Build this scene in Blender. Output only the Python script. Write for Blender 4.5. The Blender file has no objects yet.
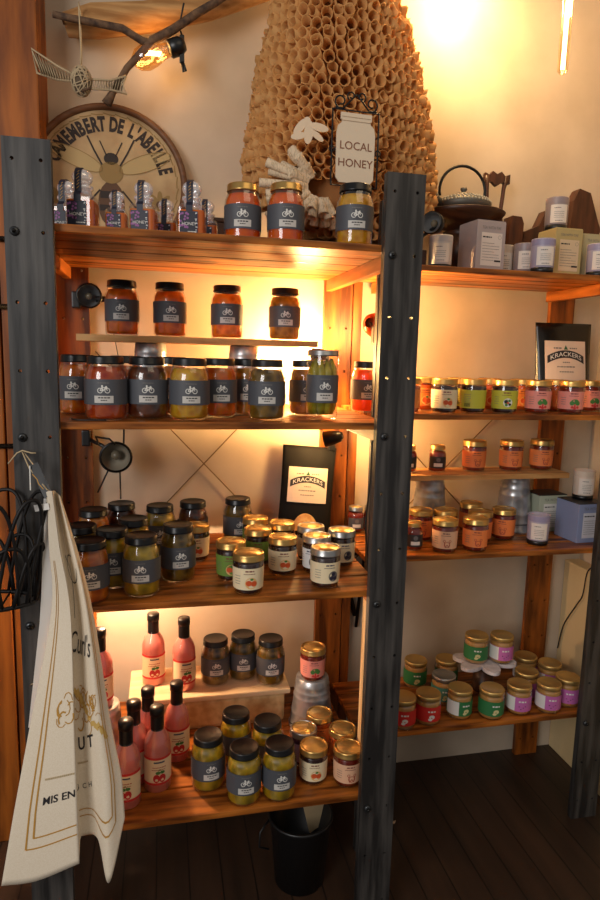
# Shop shelves of preserves: two timber shelving units against a plaster wall
import bpy, bmesh, math, random
from mathutils import Vector, Matrix, noise
random.seed(7)
PI = math.pi
SC = bpy.context.scene
COL = SC.collection

# ------------------------------------------------------------------ camera, world, light, exposure
def setup_view():
    cd = bpy.data.cameras.new('camera'); co = bpy.data.objects.new('camera', cd); COL.objects.link(co)
    f, yaw, pitch, roll = 627.9, 0.2179, -0.1459, 0.0256
    F = Vector((math.sin(yaw)*math.cos(pitch), math.cos(yaw)*math.cos(pitch), math.sin(pitch)))
    R = Vector((math.cos(yaw), -math.sin(yaw), 0)); U = R.cross(F)
    R2 = R*math.cos(roll)+U*math.sin(roll); U2 = -R*math.sin(roll)+U*math.cos(roll)
    m = Matrix((R2, U2, -F)).transposed().to_4x4(); m.translation = Vector((0.2797, -1.2811, 1.3679))
    co.matrix_world = m
    cd.sensor_fit = 'VERTICAL'; cd.sensor_height = 36; cd.lens = f*36/900; cd.clip_start = .02
    SC.camera = co
setup_view()
W = bpy.data.worlds.new('world'); SC.world = W; W.use_nodes = True
W.node_tree.nodes['Background'].inputs[0].default_value = (1, .95, .92, 1)
W.node_tree.nodes['Background'].inputs[1].default_value = .21
def area(name, loc, aim, size, power, col):
    l = bpy.data.lights.new(name, 'AREA'); l.shape = 'RECTANGLE'; l.size, l.size_y = size; l.energy = power; l.color = col
    o = bpy.data.objects.new(name, l); COL.objects.link(o); o.location = loc
    o.rotation_euler = (Vector(aim)-Vector(loc)).to_track_quat('-Z', 'Y').to_euler(); return o
area('window_daylight', (-1.7, -2.6, 2.1), (.5, .3, 1.0), (1.3, 1.6), 54, (1, .97, .94))
area('overhead_warm_area', (1.2, -1.6, 3.1), (.8, .5, 1.3), (1.6, 1.2), 9, (1, .78, .52))  # broad warm area light from above
SC.view_settings.view_transform = 'Standard'; SC.view_settings.look = 'None'
SC.view_settings.gamma = 1; SC.view_settings.exposure = .1; SC.view_settings.use_curve_mapping = False
WARM = (1, .60, .22)
def bulb_light(name, loc, power, r=.02, col=WARM, parent=None):
    l = bpy.data.lights.new(name, 'POINT'); l.energy = power; l.color = col; l.shadow_soft_size = r
    o = bpy.data.objects.new(name, l); COL.objects.link(o); o.location = loc
    if parent: o.parent = parent
    return o

# ------------------------------------------------------------------ materials
MATS = {}
def S(r, g, b):
    f = lambda c: (c/255/12.92 if c/255 <= .04045 else ((c/255+.055)/1.055)**2.4)
    return (f(r), f(g), f(b))
def mat(name, col, rough=.5, metal=0, col2=None, scale=30, stretch=(1, 1, 1), bump=0, spec=.5, detail=4, lo=.35, hi=.65, trans=0, alpha=1, kind='noise', coat=0):
    if name in MATS: return MATS[name]
    m = bpy.data.materials.new(name); m.use_nodes = True; nt = m.node_tree; N, L = nt.nodes, nt.links
    b = N['Principled BSDF']
    b.inputs['Base Color'].default_value = (*col, 1); b.inputs['Roughness'].default_value = rough
    b.inputs['Metallic'].default_value = metal; b.inputs['Specular IOR Level'].default_value = spec; b.inputs['Coat Weight'].default_value = coat
    if col2 or bump:
        tc = N.new('ShaderNodeTexCoord'); mp = N.new('ShaderNodeMapping'); mp.inputs['Scale'].default_value = stretch
        L.new(tc.outputs['Object'], mp.inputs['Vector'])
        if kind == 'voronoi':
            t = N.new('ShaderNodeTexVoronoi'); fac = t.outputs['Distance']
        else:
            t = N.new('ShaderNodeTexNoise'); t.inputs['Detail'].default_value = detail; fac = t.outputs['Fac']
        t.inputs['Scale'].default_value = scale; L.new(mp.outputs[0], t.inputs['Vector'])
        if col2:
            r = N.new('ShaderNodeValToRGB'); r.color_ramp.elements[0].position = lo; r.color_ramp.elements[1].position = hi
            r.color_ramp.elements[0].color = (*col, 1); r.color_ramp.elements[1].color = (*col2, 1)
            L.new(fac, r.inputs[0]); L.new(r.outputs[0], b.inputs['Base Color'])
        if bump:
            bn = N.new('ShaderNodeBump'); bn.inputs['Strength'].default_value = bump; bn.inputs['Distance'].default_value = .004
            L.new(fac, bn.inputs['Height']); L.new(bn.outputs[0], b.inputs['Normal'])
    if trans:
        tr = N.new('ShaderNodeBsdfTranslucent'); mx = N.new('ShaderNodeMixShader'); mx.inputs[0].default_value = trans
        src = b.inputs['Base Color'].links
        if src: L.new(src[0].from_socket, tr.inputs[0])
        else: tr.inputs[0].default_value = (*col, 1)
        L.new(b.outputs[0], mx.inputs[1]); L.new(tr.outputs[0], mx.inputs[2]); L.new(mx.outputs[0], N['Material Output'].inputs[0])
    MATS[name] = m; return m
def glassy(name, tint=(1, 1, 1), rough=.03, refl=.6, base=.07):
    if name in MATS: return MATS[name]
    m = bpy.data.materials.new(name); m.use_nodes = True; nt = m.node_tree; N, L = nt.nodes, nt.links
    N.remove(N['Principled BSDF'])
    t = N.new('ShaderNodeBsdfTransparent'); t.inputs[0].default_value = (*tint, 1)
    g = N.new('ShaderNodeBsdfGlossy'); g.inputs['Roughness'].default_value = rough
    lw = N.new('ShaderNodeLayerWeight'); lw.inputs[0].default_value = .25
    ma = N.new('ShaderNodeMath'); ma.operation = 'MULTIPLY_ADD'; ma.inputs[1].default_value = refl; ma.inputs[2].default_value = base
    L.new(lw.outputs['Facing'], ma.inputs[0])
    mx = N.new('ShaderNodeMixShader'); L.new(ma.outputs[0], mx.inputs[0]); L.new(t.outputs[0], mx.inputs[1]); L.new(g.outputs[0], mx.inputs[2])
    L.new(mx.outputs[0], N['Material Output'].inputs[0]); MATS[name] = m; return m
def emit(name, col, k):
    if name in MATS: return MATS[name]
    m = bpy.data.materials.new(name); m.use_nodes = True; nt = m.node_tree
    nt.nodes.remove(nt.nodes['Principled BSDF']); e = nt.nodes.new('ShaderNodeEmission')
    e.inputs[0].default_value = (*col, 1); e.inputs[1].default_value = k
    nt.links.new(e.outputs[0], nt.nodes['Material Output'].inputs[0]); MATS[name] = m; return m
def wood(name, c1, c2, axis='x', rough=.45, scale=9, bump=.12, coat=0):
    st = {'x': (.12, 1, 1), 'y': (1, .12, 1), 'z': (1, 1, .12)}[axis]
    return mat(name, c1, rough, 0, c2, scale*5, st, bump, detail=10, lo=.36, hi=.66, coat=coat, spec=.32)

SHELF_X = wood('stained_pine_shelf', S(84, 40, 8), S(184, 108, 40), 'x', .36)
WOOD_Z = wood('stained_pine_upright', S(78, 38, 8), S(150, 82, 26), 'z', .45)
WOOD_Y = wood('stained_pine_rail', S(130, 66, 16), S(184, 104, 36), 'y', .45)
PILLAR = wood('orange_pine_pillar', S(104, 50, 8), S(170, 94, 26), 'z', .5, 5)
RAW = wood('raw_pine', S(196, 160, 110), S(220, 188, 140), 'x', .6)
RAWZ = wood('raw_pine_upright', S(196, 160, 110), S(224, 192, 144), 'z', .6)
DRIFT = wood('driftwood', S(150, 104, 58), S(196, 150, 96), 'x', .8, 10, .6)
BARK = mat('twig_bark', S(62, 42, 30), .8, 0, S(116, 86, 60), 60, (1, 1, 1), .6)
DARKWOOD = wood('dark_walnut', S(46, 26, 16), S(76, 44, 26), 'x', .4)
CARVED = wood('dark_carved_wood', S(58, 34, 22), S(92, 54, 34), 'z', .4)
POST = mat('black_painted_post', S(30, 28, 27), .5, 0, S(92, 88, 84), 34, (1.2, 1.2, .10), .25, detail=10, lo=.42, hi=.78)
IRON = mat('wrought_iron', S(34, 32, 32), .5, .6)
BLACK = mat('black_plastic', S(16, 16, 17), .35)
BLACKMET = mat('black_lamp_metal', S(26, 24, 23), .35, .5)
SILVER = mat('lamp_reflector', S(150, 150, 150), .4, .5)
COPPER = mat('copper_shade', S(190, 84, 40), .3, .7)
STEEL = mat('bolt_steel', S(70, 72, 74), .35, .8)
TIN = mat('galvanised_tin', S(150, 150, 152), .3, .6, S(190, 190, 192), 30, (1, 1, 1), .1, kind='voronoi')
CORD = mat('cord_rubber', S(20, 19, 18), .5)
WIRE = mat('brace_wire', S(120, 96, 62), .5, .3)
STRING = mat('jute_string', S(190, 168, 132), .9)
LIDB = mat('black_lid', S(17, 18, 20), .3, .2)
LIDG = mat('gold_lid', S(196, 158, 92), .3, .85)
LIDGT = mat('gold_lid_disc', S(206, 172, 106), .38, .8)
LIDS = mat('silver_lid', S(170, 170, 168), .3, .85)
SLATE = mat('slate_label', S(74, 76, 82), .55)
NAVY = mat('navy_label', S(26, 27, 46), .5)
WHITEPR = mat('white_print', S(220, 218, 212), .6)
PLATEPR = mat('pale_plate_print', S(196, 192, 186), .6)
INK = mat('dark_ink', S(36, 32, 34), .7)
GREYINK = mat('grey_ink', S(110, 106, 104), .7)
GOLDINK = mat('gold_ink', S(188, 138, 56), .6)
PURPLE = mat('purple_print', S(140, 84, 140), .6)
GLASS = glassy('clear_glass')
GLASSD = glassy('stopper_glass', (.93, .95, .97), .08, .8, .35)
_n = GLASSD.node_tree; _a = _n.nodes.new('ShaderNodeAddShader'); _p = _n.nodes.new('ShaderNodeBsdfDiffuse'); _p.inputs[0].default_value = (.22, .23, .25, 1)  # pale diffuse layer stands in for bright reflections the dim world lacks
_o = [k for k in _n.nodes if k.type == 'OUTPUT_MATERIAL'][0]; _src = _o.inputs[0].links[0].from_socket
_n.links.new(_src, _a.inputs[0]); _n.links.new(_p.outputs[0], _a.inputs[1]); _n.links.new(_a.outputs[0], _o.inputs[0])
CLOTH = mat('cream_cotton', S(226, 210, 184), .9, 0, S(234, 220, 198), 420, (1, 1, 1), .05)
PAPER = mat('book_paper', S(214, 152, 84), .85, 0, S(226, 172, 108), 40, trans=.25)
PAPERW = mat('printed_paper', S(222, 200, 168), .85, 0, S(186, 164, 134), 260, (1, 1, .2), lo=.5, hi=.62)
CREAM = mat('cream_label', S(232, 214, 176), .6)
FOODS = {
 'pickle': mat('pickle_contents', S(126, 106, 8), .35, 0, S(216, 182, 36), 48, (1, 1, .7), .5, kind='voronoi', lo=.1, hi=.75, trans=.42),
 'olive': mat('olive_contents', S(108, 74, 8), .35, 0, S(184, 138, 34), 55, (1, 1, 1), .5, kind='voronoi', lo=.1, hi=.8, trans=.42),
 'olive2': mat('dark_green_contents', S(62, 48, 8), .35, 0, S(150, 116, 26), 50, (1, 1, 1), .5, kind='voronoi', lo=.1, hi=.8, trans=.42),
 'amber': mat('amber_contents', S(190, 88, 4), .35, 0, S(232, 136, 22), 46, (1, 1, 1), .5, kind='voronoi', lo=.1, hi=.8, trans=.42),
 'amber2': mat('ochre_contents', S(190, 100, 6), .35, 0, S(236, 156, 34), 60, (1, 1, 1), .5, kind='voronoi', lo=.1, hi=.8, trans=.42),
 'red': mat('red_pepper_contents', S(176, 42, 8), .35, 0, S(214, 96, 26), 50, (1, 1, 1), .5, kind='voronoi', lo=.1, hi=.8, trans=.42),
 'dark': mat('dark_beet_contents', S(58, 28, 14), .35, 0, S(122, 62, 30), 50, (1, 1, 1), .4, kind='voronoi', lo=.1, hi=.8, trans=.42),
 'yellow': mat('yellow_relish', S(206, 138, 6), .35, 0, S(238, 188, 40), 60, (1, 1, 1), .5, kind='voronoi', lo=.1, hi=.8, trans=.42),
 'orange': mat('orange_puree', S(242, 100, 0), .35, 0, S(248, 116, 4), 60, (1, 1, 1), 0, trans=.42),
}
HONEY = mat('honey', S(232, 120, 14), .25, 0, trans=.4)
JAMDARK = mat('dark_jam', S(48, 20, 16), .25, trans=.1)
JAMRED = mat('red_jam', S(132, 34, 16), .25, trans=.35)
JAMORG = mat('orange_jam', S(196, 86, 24), .25, trans=.3)
BUTTER = mat('nut_butter', S(190, 140, 74), .4, trans=.1)
PINKB = mat('pink_dressing', S(228, 138, 126), .3, 0, trans=.25)
LEAF = mat('leaf_print', S(66, 120, 52), .6)
FRUIT = mat('peach_print', S(206, 84, 36), .6)
BERRY = mat('strawberry_print', S(196, 40, 40), .6)

# ------------------------------------------------------------------ mesh helpers
class MB:
    def __init__(s): s.v = []; s.f = []; s.m = []; s.mats = []; s.sm = []
    def mi(s, m):
        if m not in s.mats: s.mats.append(m)
        return s.mats.index(m)
    def add(s, vs, fs, m, smooth=False):
        o = len(s.v); s.v += [tuple(v) for v in vs]; k = s.mi(m)
        for f in fs: s.f.append([i+o for i in f]); s.m.append(k); s.sm.append(smooth)
    def box(s, lo, hi, m, bev=0, mtx=None):
        x0, y0, z0 = lo; x1, y1, z1 = hi
        if bev <= 0:
            vs = [(x0,y0,z0),(x1,y0,z0),(x1,y1,z0),(x0,y1,z0),(x0,y0,z1),(x1,y0,z1),(x1,y1,z1),(x0,y1,z1)]
            fs = [(0,3,2,1),(4,5,6,7),(0,1,5,4),(1,2,6,5),(2,3,7,6),(3,0,4,7)]
        else:
            bm = bmesh.new(); bmesh.ops.create_cube(bm, size=1)
            for v in bm.verts: v.co = Vector(((x0+x1)/2+v.co.x*(x1-x0), (y0+y1)/2+v.co.y*(y1-y0), (z0+z1)/2+v.co.z*(z1-z0)))
            bmesh.ops.bevel(bm, geom=list(bm.edges), offset=bev, segments=2, affect='EDGES', profile=.6)
            vs = [v.co.copy() for v in bm.verts]; fs = [[v.index for v in f.verts] for f in bm.faces]; bm.free()
        if mtx: vs = [mtx @ Vector(v) for v in vs]
        s.add(vs, fs, m)
    def lathe(s, prof, m, n=24, c=(0, 0, 0), mtx=None, smooth=True, cap=True):
        vs = []; fs = []
        for r, z in prof:
            for i in range(n):
                a = 2*PI*i/n; vs.append(Vector((r*math.cos(a), r*math.sin(a), z)))
        for j in range(len(prof)-1):
            for i in range(n):
                i2 = (i+1) % n; fs.append((j*n+i, j*n+i2, (j+1)*n+i2, (j+1)*n+i))
        if cap:
            if prof[0][0] > 1e-6: fs.append(tuple(reversed(range(n))))
            if prof[-1][0] > 1e-6: fs.append(tuple((len(prof)-1)*n+i for i in range(n)))
        if mtx: vs = [mtx @ v for v in vs]
        else: vs = [v+Vector(c) for v in vs]
        s.add(vs, fs, m, smooth)
    def tube(s, pts, r, m, n=8, closed=False, smooth=True):
        pts = [Vector(p) for p in pts]; k = len(pts)
        rs = r if isinstance(r, (list, tuple)) else [r]*k
        vs = []; fs = []; up = None
        for i, p in enumerate(pts):
            a = pts[i-1] if (i or closed) else p; b = pts[(i+1) % k] if (i < k-1 or closed) else p
            d = (b-a).normalized() if (b-a).length > 1e-9 else Vector((0, 0, 1))
            if up is None:
                up = d.orthogonal().normalized()
            up = (up - d*up.dot(d)); up = up.normalized() if up.length > 1e-6 else d.orthogonal().normalized()
            w = d.cross(up)
            for j in range(n):
                t = 2*PI*j/n; vs.append(p+(up*math.cos(t)+w*math.sin(t))*rs[i])
        for i in range(k if closed else k-1):
            for j in range(n):
                j2 = (j+1) % n; i2 = (i+1) % k; fs.append((i*n+j, i*n+j2, i2*n+j2, i2*n+j))
        if not closed: fs.append(tuple(reversed(range(n)))); fs.append(tuple((k-1)*n+j for j in range(n)))
        s.add(vs, fs, m, smooth)
    def sphere(s, c, r, m, n=16, sc=(1, 1, 1), mtx=None):
        prof = [(max(1e-4, math.sin(PI*i/(n//2))), -math.cos(PI*i/(n//2))) for i in range(n//2+1)]
        M = (mtx or Matrix()) @ Matrix.Translation(c) @ Matrix.Diagonal((r*sc[0], r*sc[1], r*sc[2], 1))
        s.lathe(prof, m, n, mtx=M, cap=False)
    def prism(s, poly, z0, z1, m, mtx=None):
        n = len(poly); vs = [Vector((x, y, z0)) for x, y in poly]+[Vector((x, y, z1)) for x, y in poly]
        fs = [tuple(reversed(range(n))), tuple(range(n, 2*n))]+[(i, (i+1) % n, (i+1) % n+n, i+n) for i in range(n)]
        if mtx: vs = [mtx @ v for v in vs]
        s.add(vs, fs, m)
    def flat(s, polys, fn, m):
        for p in polys: s.add([fn(x, y) for x, y in p], [tuple(range(len(p)))], m)
    def build(s, name, parent=None, loc=None, label=None):
        me = bpy.data.meshes.new(name); me.from_pydata(s.v, [], s.f)
        for m in s.mats: me.materials.append(m)
        me.polygons.foreach_set('material_index', s.m); me.polygons.foreach_set('use_smooth', s.sm)
        me.update(); o = bpy.data.objects.new(name, me); COL.objects.link(o)
        if parent: o.parent = parent
        if loc: o.location = loc
        if label: o['label'] = label
        return o
def tag(o, label, cat, group=None, kind=None):
    o['label'] = label; o['category'] = cat
    if group: o['group'] = group
    if kind: o['kind'] = kind
    return o
def thing(name, label, cat, loc=(0, 0, 0), rz=0, group=None):
    o = bpy.data.objects.new(name, None); o.empty_display_size = .05; COL.objects.link(o)
    o.location = loc; o.rotation_euler = (0, 0, rz); return tag(o, label, cat, group)
def copy_tree(o, parent=None):
    c = o.copy(); COL.objects.link(c)
    if parent: c.parent = parent
    for ch in list(o.children): copy_tree(ch, c)
    return c
def struct(mb, name): o = mb.build(name); o['kind'] = 'structure'; return o
# flat printed shapes, as lists of 2-D polygons
def p_rect(x0, y0, x1, y1): return [[(x0, y0), (x1, y0), (x1, y1), (x0, y1)]]
def p_rects(x0, y0, x1, y1, n): return [[(x0+(x1-x0)*i/n, y0), (x0+(x1-x0)*(i+1)/n, y0), (x0+(x1-x0)*(i+1)/n, y1), (x0+(x1-x0)*i/n, y1)] for i in range(n)]
def p_line(a, b, w):
    dx, dy = b[0]-a[0], b[1]-a[1]; d = math.hypot(dx, dy) or 1; nx, ny = -dy/d*w/2, dx/d*w/2
    return [[(a[0]-nx, a[1]-ny), (b[0]-nx, b[1]-ny), (b[0]+nx, b[1]+ny), (a[0]+nx, a[1]+ny)]]
def p_path(pts, w):
    o = []
    for a, b in zip(pts, pts[1:]): o += p_line(a, b, w)
    return o
def p_disc(x, y, r, n=12, sy=1): return [[(x+r*math.cos(2*PI*i/n), y+r*sy*math.sin(2*PI*i/n)) for i in range(n)]]
def p_ring(x, y, r, w, n=12): return p_path([(x+r*math.cos(2*PI*i/n), y+r*math.sin(2*PI*i/n)) for i in range(n+1)], w)
def p_bike(x, y, s):
    P = lambda a, b: (x+a*s, y+b*s); w = .13*s
    o = p_ring(*P(-.62, -.25), .42*s, w)+p_ring(*P(.62, -.25), .42*s, w)
    for a, b in (((-.62, -.25), (-.25, .3)), ((-.25, .3), (.3, .3)), ((.3, .3), (-.05, -.3)), ((-.05, -.3), (-.25, .3)), ((-.62, -.25), (-.05, -.3)), ((.62, -.25), (.3, .45)), ((.3, .45), (.55, .5)), ((-.4, .38), (-.12, .38))):
        o += p_line(P(*a), P(*b), w*1.1)
    o += p_disc(*P(-.25, .55), .17*s, 8)+p_disc(*P(.45, .25), .2*s, 8); return o
def p_dashes(x0, x1, y, h, seed=0):
    r = random.Random(seed); o = []; x = x0
    while x < x1-h: w = h*r.uniform(.8, 2.4); o += p_rect(x, y, min(x+w, x1), y+h); x += w+h*.5
    return o
_T = {}
def p_text(s, size, x=0, y=0, align='CENTER', shear=0, sx=1, fat=0):
    key = (s, size, align, shear, fat)
    if key not in _T:
        cu = bpy.data.curves.new('t', 'FONT'); cu.body = s; cu.size = size; cu.align_x = align; cu.shear = shear; cu.resolution_u = 3; cu.offset = fat
        ob = bpy.data.objects.new('t', cu); COL.objects.link(ob); dg = bpy.context.evaluated_depsgraph_get()
        me = bpy.data.meshes.new_from_object(ob.evaluated_get(dg)); bm = bmesh.new(); bm.from_mesh(me)
        bmesh.ops.triangulate(bm, faces=list(bm.faces))
        _T[key] = [[(v.co.x, v.co.y) for v in f.verts] for f in bm.faces]; bm.free()
        bpy.data.objects.remove(ob); bpy.data.curves.remove(cu); bpy.data.meshes.remove(me)
    return [[(x+a*sx, y+b) for a, b in p] for p in _T[key]]
def cyl(r, z0=0, a0=0):                      # wrap a flat print round a jar (front faces -Y)
    return lambda x, y: (r*math.sin(a0+x/r), -r*math.cos(a0+x/r), z0+y)
def band(mb, r, z0, z1, a0, a1, m, n=20, r1=None):
    r1 = r1 or r; vs = []
    for i in range(n+1):
        a = a0+(a1-a0)*i/n; vs += [(r*math.sin(a), -r*math.cos(a), z0), (r1*math.sin(a), -r1*math.cos(a), z1)]
    mb.add(vs, [(2*i, 2*i+2, 2*i+3, 2*i+1) for i in range(n)], m, True)
def mini(o, p, m, mb): mb.flat(p, o, m)

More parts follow.
